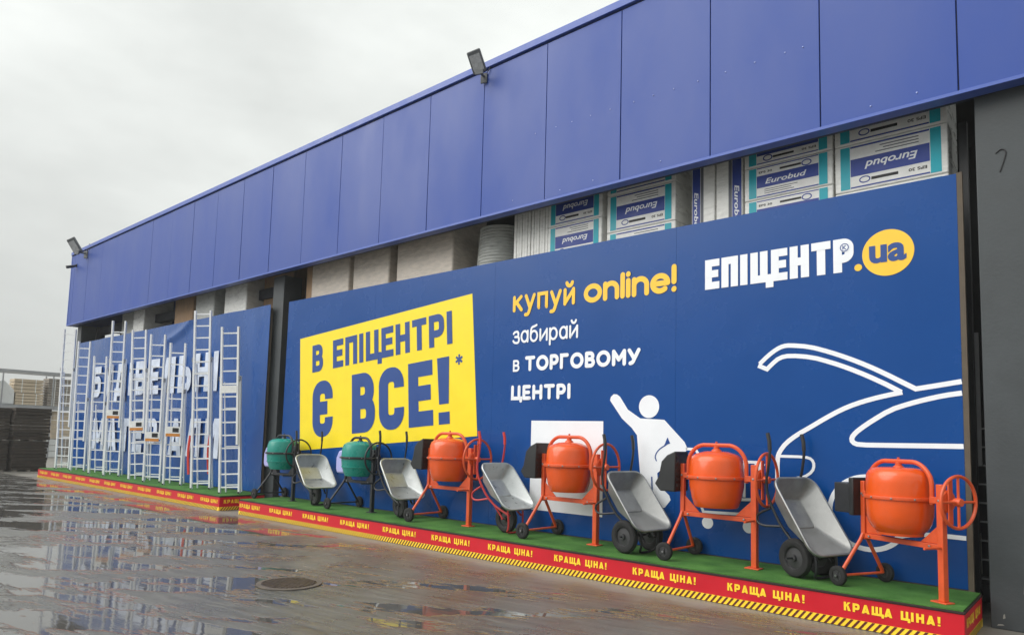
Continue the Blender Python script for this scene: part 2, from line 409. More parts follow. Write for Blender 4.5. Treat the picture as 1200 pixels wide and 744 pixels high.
def font_mesh(body, offset=0.0, shear=0.0):
    cu = bpy.data.curves.new("lettering", "FONT"); cu.body = body; cu.offset = offset; cu.shear = shear; cu.resolution_u = 4
    o = bpy.data.objects.new("lettering", cu); COL.objects.link(o); bpy.context.view_layer.update()
    me = bpy.data.meshes.new_from_object(o.evaluated_get(bpy.context.evaluated_depsgraph_get()))
    bpy.data.objects.remove(o); bpy.data.curves.remove(cu)
    return me
def font_text(name, body, mat_, parent, x0, x1, zb, zh, off, offset=0.015, shear=0.0, ref='x', flip=False, vertical=False):
    """word set between x0 and x1 with its baseline at zb and the height of letter 'ref' equal to zh; lies on the plane y=-off"""
    me = font_mesh(body, offset, shear); rm = font_mesh(ref, offset, 0)
    rh = max(v.co.y for v in rm.vertices); bpy.data.meshes.remove(rm)
    xs = [v.co.x for v in me.vertices]; a, b = min(xs), max(xs)
    sx = (x1 - x0) / (b - a); sz = zh / rh
    for v in me.vertices:
        x, z = x0 + (v.co.x - a) * sx, v.co.y * sz
        v.co = (x, -off, zb + z)
    me.materials.append(MATS[mat_]) if not me.materials else None
    me.materials.clear(); me.materials.append(MATS[mat_])
    for p in me.polygons: p.material_index = 0
    return put(name, me, parent)

def ell(cx, cy, rx, ry, a0=0, a1=360, n=28):
    return [(cx + rx * math.cos(R(a0 + (a1 - a0) * i / n)), cy + ry * math.sin(R(a0 + (a1 - a0) * i / n))) for i in range(n + (0 if a1 - a0 == 360 else 1))]
bre = [(.14, 1.50), (.22, 1.33), (.39, 1.26), (.56, 1.33), (.64, 1.50)]
SK = {   # rounded sans skeletons: advance width, open strokes, closed strokes
 'к': (.76, [[(0, 0), (0, 1)], [(.70, 1), (.06, .47)], [(.24, .60), (.76, 0)]], []),
 'у': (.82, [[(0, 1), (.42, .04)], smooth([(.82, 1), (.40, 0), (.30, -.28), (.18, -.42), (-.02, -.42)], 1)], []),
 'п': (.76, [[(0, 0), (0, 1), (.76, 1), (.76, 0)]], []),
 'й': (.78, [[(0, 1), (0, 0)], [(0, .03), (.78, .97)], [(.78, 1), (.78, 0)], smooth(bre, 1)], []),
 'и': (.78, [[(0, 1), (0, 0)], [(0, .03), (.78, .97)], [(.78, 1), (.78, 0)]], []),
 'з': (.66, [smooth([(0, .84), (.12, 1.0), (.60, 1.04), (.62, .56), (.36, .53), (.20, .53)], 2), smooth([(.22, .528), (.40, .528), (.72, .50), (.70, -.06), (.14, -.04), (-.02, .16)], 2)], []),
 'а': (.80, [[(.80, 0), (.80, 1)]], [ell(.40, .5, .40, .5)]),
 'б': (.82, [smooth([(0, .48), (.0, .95), (.12, 1.30), (.45, 1.36), (.72, 1.46)], 2)], [ell(.41, .46, .41, .47)]),
 'р': (.82, [[(0, -.45), (0, 1)]], [ell(.42, .5, .41, .5)]),
 'в': (.64, [[(0, 0), (0, 1)], [(0, 1), (.36, 1)] + ell(.36, .765, .22, .235, 90, -90, 8)[1:] + [(0, .53)], [(.1, .52)] + ell(.38, .26, .26, .26, 90, -90, 8) + [(0, 0)]], []),
 'o': (.98, [], [ell(.49, .5, .49, .5)]),
 'n': (.80, [[(0, 0), (0, 1)], [(0, .52)] + ell(.40, .56, .40, .44, 175, 0, 14) + [(.80, 0)]], []),
 'l': (0, [[(0, 0), (0, 1.46)]], []),
 'i': (0, [[(0, 0), (0, 1)], [(0, 1.43), (0, 1.46)]], []),
 'e': (.92, [[(.08, .5), (.90, .5)], ell(.46, .5, .46, .5, 0, 310, 24)], []),
 '!': (0, [[(0, .50), (0, 1.46)], [(0, 0), (0, .03)]], []),
 'Т': (.80, [[(0, 1), (.80, 1)], [(.40, 0), (.40, 1)]], []),
 'О': (1.0, [], [ell(.50, .5, .50, .5)]),
 'Р': (.62, [[(0, 0), (0, 1)], [(0, 1), (.34, 1)] + ell(.34, .70, .28, .30, 90, -90, 10)[1:] + [(0, .40)]], []),
 'Г': (.58, [[(0, 0), (0, 1), (.58, 1)]], []),
 'В': (.66, [[(0, 0), (0, 1)], [(0, 1), (.36, 1)] + ell(.36, .765, .23, .235, 90, -90, 8)[1:] + [(0, .53)], [(.1, .52)] + ell(.38, .26, .28, .26, 90, -90, 8) + [(0, 0)]], []),
 'М': (.94, [[(0, 0), (0, 1)], [(0, 1), (.47, .34)], [(.47, .34), (.94, 1)], [(.94, 1), (.94, 0)]], []),
 'У': (.82, [[(0, 1), (.42, .36)], smooth([(.82, 1), (.42, .28), (.30, .06), (.10, .0)], 1)], []),
 'Ц': (.80, [[(0, 1), (0, 0), (.92, 0), (.92, -.22)], [(.72, 1), (.72, 0)]], []),
 'Е': (.58, [[(0, 0), (0, 1)], [(0, 1), (.58, 1)], [(0, .5), (.52, .5)], [(0, 0), (.58, 0)]], []),
 'Н': (.74, [[(0, 0), (0, 1)], [(.74, 0), (.74, 1)], [(0, .5), (.74, .5)]], []),
 'І': (0, [[(0, 0), (0, 1)]], [])}
def round_text(name, text, mat_, parent, x0, x1, zb, zh, sw, off, gap=.13):
    """round-ended lettering between x0 and x1; zh = height of a lower-case x or a capital, sw = stroke width"""
    mb = MB(); gw = gap * zh + sw
    tot = sum(SK[c][0] for c in text); ux = (x1 - x0 - sw - gw * (len(text) - 1)) / max(tot, .01)
    if tot == 0: ux = 1
    x = x0 + sw / 2; k = 0; uz = zh - sw
    for ch in text:
        w, op, cl_ = SK[ch]
        T_ = lambda p: (x + p[0] * ux, zb + sw / 2 + p[1] * uz)
        for pts in op:
            k += 1; o = off + (k % 17) * .0004; q = [T_(p) for p in pts]; mb.ribbon(q, sw, o)
            for e in (q[0], q[-1]): k += 1; mb.sheet([(e[0] + sw / 2 * math.cos(R(a)), e[1] + sw / 2 * math.sin(R(a))) for a in range(0, 360, 30)], off + (k % 17) * .0004)
        for pts in cl_: k += 1; mb.ribbon([T_(p) for p in pts], sw, off + (k % 17) * .0004, True)
        x += w * ux + gw
    return mb.build(name, mat_, parent, recalc=False)

# ------------------------------------------------------------------ ground
mb = MB(); Gz = 0.0
def grid_sheet(x0, x1, y0, y1): 
    mb.bm.faces.new([mb.bm.verts.new(p) for p in ((x0, y0, 0), (x1, y0, 0), (x1, y1, 0), (x0, y1, 0))])
grid_sheet(-390, 140, -190, 290)
g = mb.build('ground', 'wet_concrete', recalc=False); tag(g, 'wet grey concrete yard with puddles', kind='structure')

# ------------------------------------------------------------------ warehouse
W = thing('warehouse', 'long warehouse with blue panelled fascia above dark open storage bays', 'building')
XL, XR, YF, ZB, ZT = -28.56, 3.2, -0.2, 5.36, 8.03
PW = 1.356
mb = MB()
x = -1.075 - PW * 21
xs = [XL + .03] + [-1.075 + PW * k for k in range(-20, 4)]
xs = [v for v in xs if v <= XR] + [XR]
for a, b in zip(xs, xs[1:]):
    w0, w1 = random.uniform(-.003, .003), random.uniform(-.003, .003)
    mb.box(a + .006, b - .006, YF, YF + .1, ZB + .03, ZT - .12)
    vv = mb.bm.verts[:][-8:]
    for v in vv:
        if v.co.y < YF + .05: v.co.y += (w0 if v.co.z < ZB + 1 else w1) + (.0025 if v.co.x < (a + b) / 2 else -.0025) * (w0 / .003)
mb.build('fascia', 'fascia_blue', W, bevel=0.004)
MB().box(XL + .05, XR, YF + .02, YF + .14, ZB + .032, ZT - .1).build('fascia_backing', 'fascia_gap', W)
MB().box(XL - .02, XR, YF - .035, YF + .3, ZT - .085, ZT + .03).build('parapet_flashing', 'fascia_trim', W, bevel=.006)
MB().box(XL - .02, XR, YF - .012, YF + .16, ZB - .012, ZB + .028).build('drip_edge', 'fascia_trim', W, bevel=.004)
MB().box(XL - .02, XL + .035, YF - .012, YF + .18, ZB + .03, ZT - .087).build('corner_trim', 'fascia_trim', W, bevel=.004)
MB().box(XL, XL + .12, YF + .185, 9.8, ZB - .01, ZT - .09).build('gable_panel', 'fascia_blue', W)
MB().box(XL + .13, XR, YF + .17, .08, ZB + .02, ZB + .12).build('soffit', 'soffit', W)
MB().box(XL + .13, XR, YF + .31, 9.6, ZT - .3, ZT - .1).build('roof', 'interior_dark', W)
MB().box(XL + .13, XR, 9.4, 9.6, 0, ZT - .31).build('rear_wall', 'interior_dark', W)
mb = MB()
mb.box(XL + .13, XL + .25, .72, 1.0, 0, ZB); mb.box(XL + .13, XL + .25, 1.55, 9.39, 0, ZB)
mb.box(XL + .13, XL + .25, 1.0, 1.55, 0, 4.9); mb.box(XL + .13, XL + .25, 1.0, 1.55, 5.28, ZB)
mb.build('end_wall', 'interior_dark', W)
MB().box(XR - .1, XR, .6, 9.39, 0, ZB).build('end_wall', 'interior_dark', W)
for (a, b, y0, y1) in ((-28.42, -28.02, .12, .6), (-14.96, -14.49, .15, .62), (-.97, 1.6, 0.0, .55)):
    MB().box(a, b, y0, y1, 0, ZB + .015).build('column', 'column_paint', W, bevel=.008)
MB().box(-28.0, -14.98, .7, .9, ZB - .25, ZB + .015).build('beam', 'soffit', W)
# cable hole stain scrawl on the right pillar: a hook mark
mb = MB(); mb.tube([(-.80 + px, -.006, 4.60 + pz) for px, pz in smooth([(0, .12), (.05, .16), (.09, .12), (.07, .04), (.03, -.08)], 2)], .006, 6); mb.build('hook', 'ink', W)
for px_, pz_, w_, h_ in ((-.87, .10, .02, .05), (-.70, .36, .03, .10), (-.62, .06, .05, .03), (-.92, .03, .06, .02)):
    MB().prism([(px_, pz_), (px_ + w_, pz_ + .01), (px_ + w_ * .8, pz_ + h_), (px_ + w_ * .2, pz_ + h_ * .8)], -.0015, .004).build('paint_chip', 'concrete_wall', W)
sm = MB(); sm.lathe([(.010, 0), (.009, .004), (.005, .007), (.001, .008)], 8, Matrix.Rotation(R(90), 4, 'X')); sme = sm.mesh('screw', 'screw_metal')
for i, xx in enumerate((-6.71, -6.30, -6.0, -5.66, -5.32, -4.93, -4.62, -4.31, -3.96, -3.58, -3.2, -2.83, -2.62)):
    put('screw', sme, W, loc=(xx, YF, 6.50 - (xx + 6.7) * -0.0 - (i * .006)))
for xx in (-7.15, -6.2, -5.6, -4.5, -1.9, -1.45): put('screw', sme, W, loc=(xx, YF, 5.47 + random.uniform(0, .04)))

# ------------------------------------------------------------------ right banner
BR = thing('advertising_banner', 'big blue online shopping banner with yellow offer panel behind the cement mixers', 'banner', group=None)
BX0, BX1, BZT = -13.985, -1.145, 4.66
mb = MB(); seams = [BX0, -10.84, -7.66, -4.36, BX1]
for a, b in zip(seams, seams[1:]):
    zt = lambda x: 4.655 + (4.592 - 4.655) * (x - BX0) / (BX1 - BX0)
    a2, b2 = a + .0012, b - .0012
    mb.prism([(a2, .33), (b2, .33), (b2, zt(b2)), (a2, zt(a2))], 0.0, .012)
mb.build('panel', 'banner_blue', BR)
mb = MB(); mb.box(BX0 + .03, BX1 - .002, .0135, .05, .05, 4.57); mb.build('backing_board', 'raw_board', BR)
mb = MB(); mb.box(BX1 + .001, BX1 + .05, -.004, .055, .02, 4.60); mb.build('edge_board', 'raw_board', BR)
# tilted yellow offer panel with its heading
yo = MB(); yo.sheet([(-13.442, 3.767), (-13.227, 1.336), (-7.965, 1.736), (-8.183, 4.156)], .003)
yo.build('offer_panel', 'banner_yellow', BR)
th = R(4.45)
block_text('В ЕПІЦЕНТРІ', -12.90, -8.60, 2.998,   .585, .132, .070, .006, th).build('lettering', 'print_blue', BR, recalc=False)
block_text('Є ВСЕ!', -12.775, -8.60, 1.615, 1.175, .275, .125, .006, th).build('lettering', 'print_blue', BR, recalc=False)
mb = MB()
for k in range(3):
    c_, s_ = math.cos(R(90 + 60 * k)), math.sin(R(90 + 60 * k)); mb.ribbon([(-8.45 - c_ * .09, 3.04 - s_ * .09), (-8.45 + c_ * .09, 3.04 + s_ * .09)], .04, .006 + k * .0004)
mb.build('lettering', 'print_blue', BR, recalc=False)
round_text('lettering', 'купуй', 'print_amber', BR, -7.255, -6.02, 3.733, .27, .058, .004)
round_text('lettering', 'online!', 'print_amber', BR, -5.865, -4.35, 3.726, .285, .076, .004, .06)
round_text('lettering', 'забирай', 'banner_white', BR, -7.24, -5.955, 3.222, .205, .036, .004)
round_text('lettering', 'в', 'banner_white', BR, -7.22, -7.08, 2.770, .19, .036, .004)
round_text('lettering', 'ТОРГОВОМУ', 'banner_white', BR, -6.97, -4.89, 2.768, .24, .058, .004, .10)
round_text('lettering', 'ЦЕНТРІ', 'banner_white', BR, -7.245, -6.073, 2.317, .237, .058, .004, .12)
MB().sheet([(-6.812, .64), (-5.48, .64), (-5.487, 1.99), (-6.812, 1.995)], .003).build('blank_print', 'banner_white', BR)
# shop name and its round badge
block_text('ЕПІЦЕНТР', -3.945, -2.15, 3.697, .39, .094, .028, .004).build('lettering', 'banner_white', BR, recalc=False)
mb = MB(); mb.sheet(arc(-2.246, 3.981, .052, 0, 354, 30), .0075); mb.build('lettering', 'banner_white', BR)
mb = MB(); mb.ribbon(arc(-2.246, 3.981, .043, 0, 345, 23), .010, .0085, True)
mb.ribbon([(-2.262, 3.957), (-2.262, 4.005)], .010, .0085); mb.ribbon([(-2.256, 3.981), (-2.232, 4.005)], .010, .009); mb.ribbon([(-2.256, 3.981), (-2.230, 3.957)], .010, .0094)
mb.build('lettering', 'print_blue', BR, recalc=False)
mb = MB(); mb.sheet(arc(-2.105, 3.728, .040, 0, 350, 28), .004); mb.build('badge', 'print_amber', BR)
mb = MB(); mb.sheet([(-1.803 + .258 * math.cos(R(a)), 3.854 + .258 * math.sin(R(a))) for a in range(0, 360, 6)], .004); bd = mb.build('badge', 'print_amber', BR)
font_text('lettering', 'ua', 'print_blue', bd, -1.99, -1.62, 3.765, .185, .007, 0.035)
# pictogram of a waving shopper pushing a cart
mb = MB()
body = [(-5.379, 2.285), (-5.365, 2.335), (-5.32, 2.372), (-5.265, 2.368), (-5.215, 2.335), (-5.083, 2.151), (-4.885, 2.03), (-4.52, 2.012), (-4.225, 1.724), (-4.185, 1.645), (-4.21, 1.59), (-4.30, 1.57), (-4.437, 1.448), (-4.62, 1.30), (-4.60, 1.15), (-4.44, 1.02), (-4.42, .96), (-4.50, .86), (-4.70, .80), (-4.92, .82), (-4.93, 1.0), (-4.88, 1.274), (-4.935, 1.80), (-5.02, 1.90), (-5.18, 2.03)]
mb.sheet(body, .003)
mb.sheet([(-4.754 + .155 * math.cos(R(a)), 2.19 + .155 * math.sin(R(a))) for a in range(0, 360, 8)], .003)
mb.build('pictogram', 'banner_white', BR)
mb = MB(); mb.ribbon(smooth([(-4.47, 1.77), (-4.45, 1.70), (-4.60, 1.62), (-4.66, 1.52), (-4.63, 1.46)]), .016, .005)
mb.sheet([(-4.47, 1.78), (-4.43, 1.70), (-4.52, 1.67)], .0055)
mb.ribbon([(-4.70, 1.25), (-4.69, 1.0)], .02, .005); mb.build('pictogram', 'print_blue', BR, recalc=False)
mb = MB(); mb.ribbon([(-4.20, 1.635), (-4.07, 1.635), (-3.98, 1.50), (-3.19, 1.50)], .035, .003)
mb.ribbon([(-3.43, 1.483), (-3.43, 1.07)], .035, .0034); mb.sheet([(-3.30, 1.482), (-3.17, 1.482), (-3.28, 1.22)], .003)
mb.ribbon([(-3.33, 1.05), (-4.02, 1.0), (-3.96, .85), (-3.28, .87)], .035, .0034)
mb.sheet(arc(-3.904, .72, .075, 0, 350, 24), .003); mb.sheet(arc(-3.373, .72, .075, 0, 350, 24), .003)
mb.build('pictogram', 'banner_white', BR, recalc=False)
# white outline drawing
mb = MB(); lw = .052
mb.ribbon(smooth([(-3.232, 2.694), (-3.130, 2.789), (-3.030, 2.860), (-2.948, 2.895), (-2.867, 2.899), (-2.646, 2.868), (-2.434, 2.796), (-2.229, 2.711), (-2.032, 2.617), (-1.841, 2.511), (-1.684, 2.416), (-1.563, 2.344)], 1) + [(-1.354, 2.376), (-1.150, 2.409)], lw, .003)
mb.ribbon([(-3.25, 2.675)] + smooth([(-3.161, 2.606), (-3.081, 2.686), (-2.991, 2.758), (-2.868, 2.777), (-2.617, 2.743), (-2.405, 2.670), (-2.231, 2.599), (-2.033, 2.504), (-1.843, 2.400)], 1)[1:] + [(-1.70, 2.312)], lw, .0034)
mb.ribbon(smooth([(-1.69, 2.312), (-1.845, 2.280), (-1.982, 2.247), (-2.151, 2.195), (-2.310, 2.128), (-2.5, 2.02), (-2.636, 1.934), (-2.794, 1.841), (-2.924, 1.740), (-2.997, 1.639), (-3.023, 1.565), (-3.025, 1.3)], 1), lw, .0038)
mb.ribbon(smooth([(-1.150, 2.291), (-1.307, 2.269), (-1.482, 2.229), (-1.636, 2.185), (-1.808, 2.125), (-2.0, 2.0), (-2.10, 1.925), (-2.158, 1.876), (-2.202, 1.819), (-2.194, 1.767), (-2.131, 1.740), (-1.812, 1.743), (-1.150, 1.749)], 1), lw, .003)
mb.ribbon(smooth([(-3.0, 1.585), (-2.702, 1.587), (-2.630, 1.564), (-2.603, 1.501), (-2.625, 1.421), (-2.719, 1.352), (-2.80, 1.34)], 1), .032, .0042)
mb.ribbon(arc(-2.05, 1.005, .39, 25, 325, 40), lw, .003)
mb.ribbon(smooth([(-1.80, .735), (-1.763, .779), (-1.671, .810), (-1.466, .838), (-1.150, .834)], 1), .045, .0046)
mb.build('outline_drawing', 'banner_white', BR, recalc=False)

# ------------------------------------------------------------------ left banner
BL = thing('advertising_banner', 'wrinkled blue building materials banner behind the row of ladders', 'banner')
f0 = [(-18.72, 4.76), (-19.3, 4.50), (-19.9, 4.32), (-20.45, 4.20), (-20.72, 4.0), (-20.70, 3.3)]
def fold(x, z):
    best = 9
    for p, q in zip(f0, f0[1:]):
        v = Vector((q[0] - p[0], q[1] - p[1])); w = Vector((x - p[0], z - p[1])); k = max(0, min(1, w.dot(v) / v.length_squared)); best = min(best, (w - v * k).length)
    return max(0, 1 - best / .22)
mb = MB(); nx, nz_ = 200, 66; lx0, lx1, lz0, lz1 = -27.85, -14.81, .33, 4.69
grid = []
for j in range(nz_ + 1):
    row = []
    for i in range(nx + 1):
        u, v = i / nx, j / nz_
        xw = lx0 + (lx1 - lx0) * u; zw = lz0 + (lz1 - lz0) * v
        e = min(1, 12 * min(u, 1 - u))
        d = .012 * math.sin(xw * 2.3 + .8 * math.sin(zw * 2)) * e + .018 * math.sin((xw + zw * .9) * 3.1) * max(0, v - .3) * e
        row.append(mb.bm.verts.new((xw, .02 + d - .06 * fold(xw, zw) ** 1.5, zw)))
    grid.append(row)
fs = [mb.bm.faces.new((grid[j][i], grid[j][i + 1], grid[j + 1][i + 1], grid[j + 1][i])) for j in range(nz_) for i in range(nx)]
mb.faces_mat(fs, True); mb.build('panel', 'banner_wrinkled', BL, recalc=False)
MB().box(lx0 + .02, lx1 - .02, .056, .10, .04, 4.62).build('backing_board', 'raw_board', BL)
block_text('БУДІВЕЛЬНІ', -26.0, -17.1, 2.72, 1.02, .25, .22, .030).build('lettering', 'banner_pale', BL, recalc=False)
block_text('МАТЕРІАЛИ', -25.6, -16.85, 1.02, 1.0, .24, .26, .030).build('lettering', 'banner_pale', BL, recalc=False)
# ------------------------------------------------------------------ display stands
def stand(name_label, x0, x1, n, xs0, pitch):
    t = thing('display_stand', name_label, 'stand', ((x0 + x1) / 2, -.5, 0), group=None)
    ox, oy = -(x0 + x1) / 2, .5
    H = .305
    MB().box(x0 + ox, x1 + ox, -1.056 + oy, -.012 + oy, .004, H - .02).build('base', 'red_vinyl', t, bevel=.004)
    MB().box(x0 + ox - .004, x1 + ox + .006, -1.064 + oy, -.006 + oy, H - .019, H + .001).build('edge_strip', 'plinth_edge', t, bevel=.004)
    MB().box(x0 + ox + .01, x1 + ox - .01, -1.04 + oy, -.02 + oy, H + .002, .32).build('turf', 'turf', t)
    # hazard tape along the foot, front and right end
    mb = MB(); mb.box(x0 + ox + .002, x1 + ox - .002, -1.0585 + oy, -1.0575 + oy, .006, .082); mb.box(x1 + ox + .0015, x1 + ox + .0025, -1.05 + oy, -.03 + oy, .006, .082)
    mb.build('hazard_tape', 'vinyl_yellow', t)
    mb = MB(); xx = x0 + ox + .03
    while xx < x1 + ox - .09:
        mb.bm.faces.new([mb.bm.verts.new(p) for p in ((xx, -1.0605 + oy, .007), (xx + .026, -1.0605 + oy, .007), (xx + .086, -1.0605 + oy, .081), (xx + .06, -1.0605 + oy, .081))]); xx += .062
    yy = -1.03 + oy
    while yy < -.12 + oy:
        mb.bm.faces.new([mb.bm.verts.new(p) for p in ((x1 + ox + .0045, yy, .007), (x1 + ox + .0045, yy + .026, .007), (x1 + ox + .0045, yy + .086, .081), (x1 + ox + .0045, yy + .06, .081))]); yy += .062
    mb.build('hazard_stripes', 'hazard_dark', t)
    for k in range(n):
        o = put('slogan_lettering', SLOGAN, t, loc=(xs0 - pitch * k + ox, -1.0588 + oy, .155))
    for yy, z in ((-.96, .155),):
        o = put('slogan_lettering', SLOGAN, t, loc=(x1 + ox + .002, yy + oy, z)); o.rotation_euler = (0, 0, R(90))
    return t
SLOGAN = block_text('КРАЩА ЦІНА!', 0, .80, 0, .080, .021, .018, .001).mesh('slogan_lettering', 'vinyl_yellow', recalc=False)
stand('long red stand with green turf top carrying the mixers and wheelbarrows', -13.70, -1.035, 11, -2.015, 1.165)
stand('long red stand with green turf top carrying the aluminium ladders', -27.25, -14.55, 11, -15.42, 1.16)

# ------------------------------------------------------------------ cement mixers
def mixer(label, loc, rz, scale, body, frame, motor, yoke, shape, group, facet=False):
    """local x runs from the wheels (-) to the foot and handwheel (+); origin on the turf"""
    t = thing('cement_mixer', label, 'cement mixer', loc, rz, group, scale)
    # drum upside down: flat bottom up, mouth down
    prof = {'round': [(.02, 1.222), (.14, 1.219), (.23, 1.208), (.272, 1.18), (.292, 1.14), (.298, 1.07), (.300, .95), (.300, .85), (.296, .78), (.28, .715), (.25, .665), (.21, .632), (.205, .610), (.185, .610), (.19, .65)],
            'cone': [(.02, 1.215), (.13, 1.208), (.225, 1.178), (.268, 1.145), (.284, 1.10), (.296, .95), (.296, .93), (.290, .83), (.265, .70), (.236, .615), (.222, .602), (.205, .61)],
            'green': [(.02, 1.20), (.13, 1.198), (.21, 1.178), (.262, 1.14), (.284, 1.06), (.290, .95), (.290, .88), (.278, .77), (.24, .66), (.225, .625), (.21, .62), (.19, .64)]}[shape]
    nseg = 12 if facet else 40
    if shape == 'green': prof = [(r_0 * 1.10, .92 + (z_0 - .92) * 1.06) for r_0, z_0 in prof]
    if shape == 'round': prof = [(r_0, z_0 if z_0 > .9 else .9 + (z_0 - .9) * 1.16) for r_0, z_0 in prof]
    k_ = 1.10 if shape == 'green' else 1.0
    d = MB().lathe(prof[::-1], nseg).build('drum', body, t)
    rg = MB().lathe([(.290 * k_, .905), (.316 * k_, .91), (.319 * k_, .925), (.316 * k_, .94), (.290 * k_, .945)], 40, cap=False).build('drum_band', yoke if shape == 'green' else frame, d)
    if shape == 'green':
        MB().lathe([(.290, .75), (.315, .755), (.315, .77), (.300, .775)], 40, cap=False).build('drum_band', body, d)
    # yoke arch over the drum with its centre boss
    top = 1.285; hx, cr = .345, .19
    pts = [(-hx, 0, .92)] + [(-hx + (cr - cr * math.cos(R(a))), 0, top - cr + cr * math.sin(R(a))) for a in range(0, 91, 10)]
    pts += [(hx - (cr - cr * math.cos(R(a))), 0, top - cr + cr * math.sin(R(a))) for a in range(90, -1, -10)] + [(hx, 0, .92)]
    pts = [(p[0], 0, p[2] - .035 * (abs(p[0]) / hx) ** 2) for p in pts]
    y = MB().tube(pts, .022, 10).build('yoke', yoke, t)
    MB().lathe([(.06, 1.205), (.05, 1.225), (.03, 1.24), (.03, 1.27), (.012, 1.275), (.012, 1.318)], 16).build('hub', yoke, y)
    mb = MB()
    for k in range(10):
        a_ = R(36 * k + 8); Mb = Matrix.Translation((.318 * k_ * math.cos(a_), .318 * k_ * math.sin(a_), .925)) @ Matrix.Rotation(a_, 4, 'Z') @ Matrix.Rotation(R(90), 4, 'Y'); mb.lathe([(.010, -.004), (.010, .006), (.006, .009)], 6, Mb)
    mb.build('bolts', 'steel', rg)
    mb = MB()
    for px_, pz_ in ((-.41, .50), (-.41, .93), (.435, .50), (.435, .93), (-.33, .50), (.33, .50)):
        mb.lathe([(.012, 0), (.012, .008), (.005, .010)], 6, Matrix.Translation((px_, -.033, pz_)) @ Matrix.Rotation(R(90), 4, 'X'))
    mb.build('bolts', 'steel', t)
    # stands
    mb = MB(); mb.box(-.435, -.385, -.025, .025, .46, 1.06); mb.box(-.43, -.34, -.03, .03, .90, .96); mb.build('post', frame, t, bevel=.006)
    mb = MB(); mb.box(.405, .465, -.032, .032, .012, 1.08); mb.build('post', frame, t, bevel=.006)
    mb = MB(); mb.box(.345, .50, -.06, .06, .0, .012); mb.box(.335, .405, -.03, .03, .90, .96); mb.build('foot_plate', frame, t, bevel=.003)
    mb = MB(); mb.box(-.385, .405, -.025, .025, .475, .525)
    mb.prism([(-.383, .527), (-.20, .527), (-.383, .70)], -.006, .006); mb.prism([(.403, .527), (.403, .70), (.22, .527)], -.006, .006)
    mb.build('crossbar', frame, t, bevel=.004)
    MB().tube([(.44, -.03, .50), (.44, -.25, .50)], .012, 8).build('pedal', frame, t)
    # wheel end
    for sgn in (-1, 1):
        MB().tube([(-.41, .02 * sgn, .52), (-.415, .05 * sgn, .46), (-.45, .29 * sgn, .13), (-.45, .30 * sgn, .10)], .019, 8).build('leg', frame, t)
    MB().tube([(-.45, -.36, .10), (-.45, .36, .10)], .014, 8).build('axle', frame, t)
    for sgn in (-1, 1):
        Mx = Matrix.Translation((-.45, .335 * sgn, .10)) @ Matrix.Rotation(R(90), 4, 'X')
        w = MB().lathe([(.055, -.022), (.085, -.025), (.098, -.018), (.10, 0), (.098, .018), (.085, .025), (.055, .022)], 28, Mx, cap=False).build('wheel', 'rubber', t)
        mr = MB(); mr.lathe([(.056, -.014), (.056, .014)], 24, Mx); mr.lathe([(.02, -.03), (.024, 0), (.02, .03)], 12, Mx)
        for k in range(5):
            Mk = Mx @ Matrix.Rotation(R(72 * k), 4, 'Z'); mr.box(.02, .058, -.006, .006, -.02, .02, Mk)
        mr.build('rim', 'wheel_rim', w)
        mc = MB(); mc.lathe([(.012, .02 * sgn * -1 - .018), (.012, .02 * sgn * -1 + .018)], 10, Mx); mc.build('hub_cap', 'steel', w)
    # motor housing behind the wheel-end post
    if shape == 'green':
        mm = MB(); mm.prism([(-.47, .62), (-.70, .62), (-.74, .70), (-.74, .90), (-.66, 1.03), (-.52, 1.05), (-.47, .98)], -.02, .20)
        mm.build('motor_cover', motor, t, bevel=.03)
    elif shape == 'round':
        mm = MB(); mm.box(-.50, -.44, -.12, .15, .70, 1.09); mm.build('motor_cover', 'black_plastic', t, bevel=.012)
        MB().box(-.70, -.501, -.10, .14, .72, 1.03).build('motor_housing', 'dark_frame', t, bevel=.01)
    else:
        mm = MB(); mm.prism([(-.44, .74), (-.64, .74), (-.71, .82), (-.66, .90), (-.62, 1.08), (-.55, 1.15), (-.44, 1.20)], -.13, .17)
        mm.build('motor_cover', 'black_plastic', t, bevel=.015)
        mr = MB()
        for k in range(6): mr.box(-.438, -.428, -.10, .14, .80 + .065 * k, .83 + .065 * k)
        mr.build('cooling_ribs', 'dark_frame', t)
    # handwheel on the foot end
    hw = .60 if shape == 'round' else .57; ctr = (hw, 0, .93)
    rr_ = .235 if shape == 'round' else .275
    ring = [(hw, rr_ * math.cos(R(a)), .93 + rr_ * math.sin(R(a))) for a in range(0, 360, 10)]
    hwheel = MB().tube(ring, .0155, 8, closed=True).build('handwheel', yoke, t)
    mb = MB(); mb.tube([(hw, 0, .93 - rr_), (hw, 0, .93 + rr_)], .012, 8); mb.tube([(hw - .006, -rr_, .93), (hw - .006, rr_, .93)], .012, 8)
    mb.build('spoke', yoke, hwheel)
    MB().lathe([(.035, -.035), (.04, 0), (.035, .03)], 14, Matrix.Translation(ctr) @ Matrix.Rotation(R(90), 4, 'Y')).build('hub', yoke, hwheel)
    MB().tube([(.43, 0, .93), (hw, 0, .93)], .017, 8).build('shaft', frame, t)
    mb = MB(); mb.lathe([(.09, -.012), (.105, 0), (.09, .012)], 20, Matrix.Translation((.50, 0, .93)) @ Matrix.Rotation(R(90), 4, 'Y')); mb.build('tilt_lock_plate', frame, t)
    MB().box(.515, .53, -.03, .03, .72, 1.13).build('lock_lever', frame, t, bevel=.005)
    return t
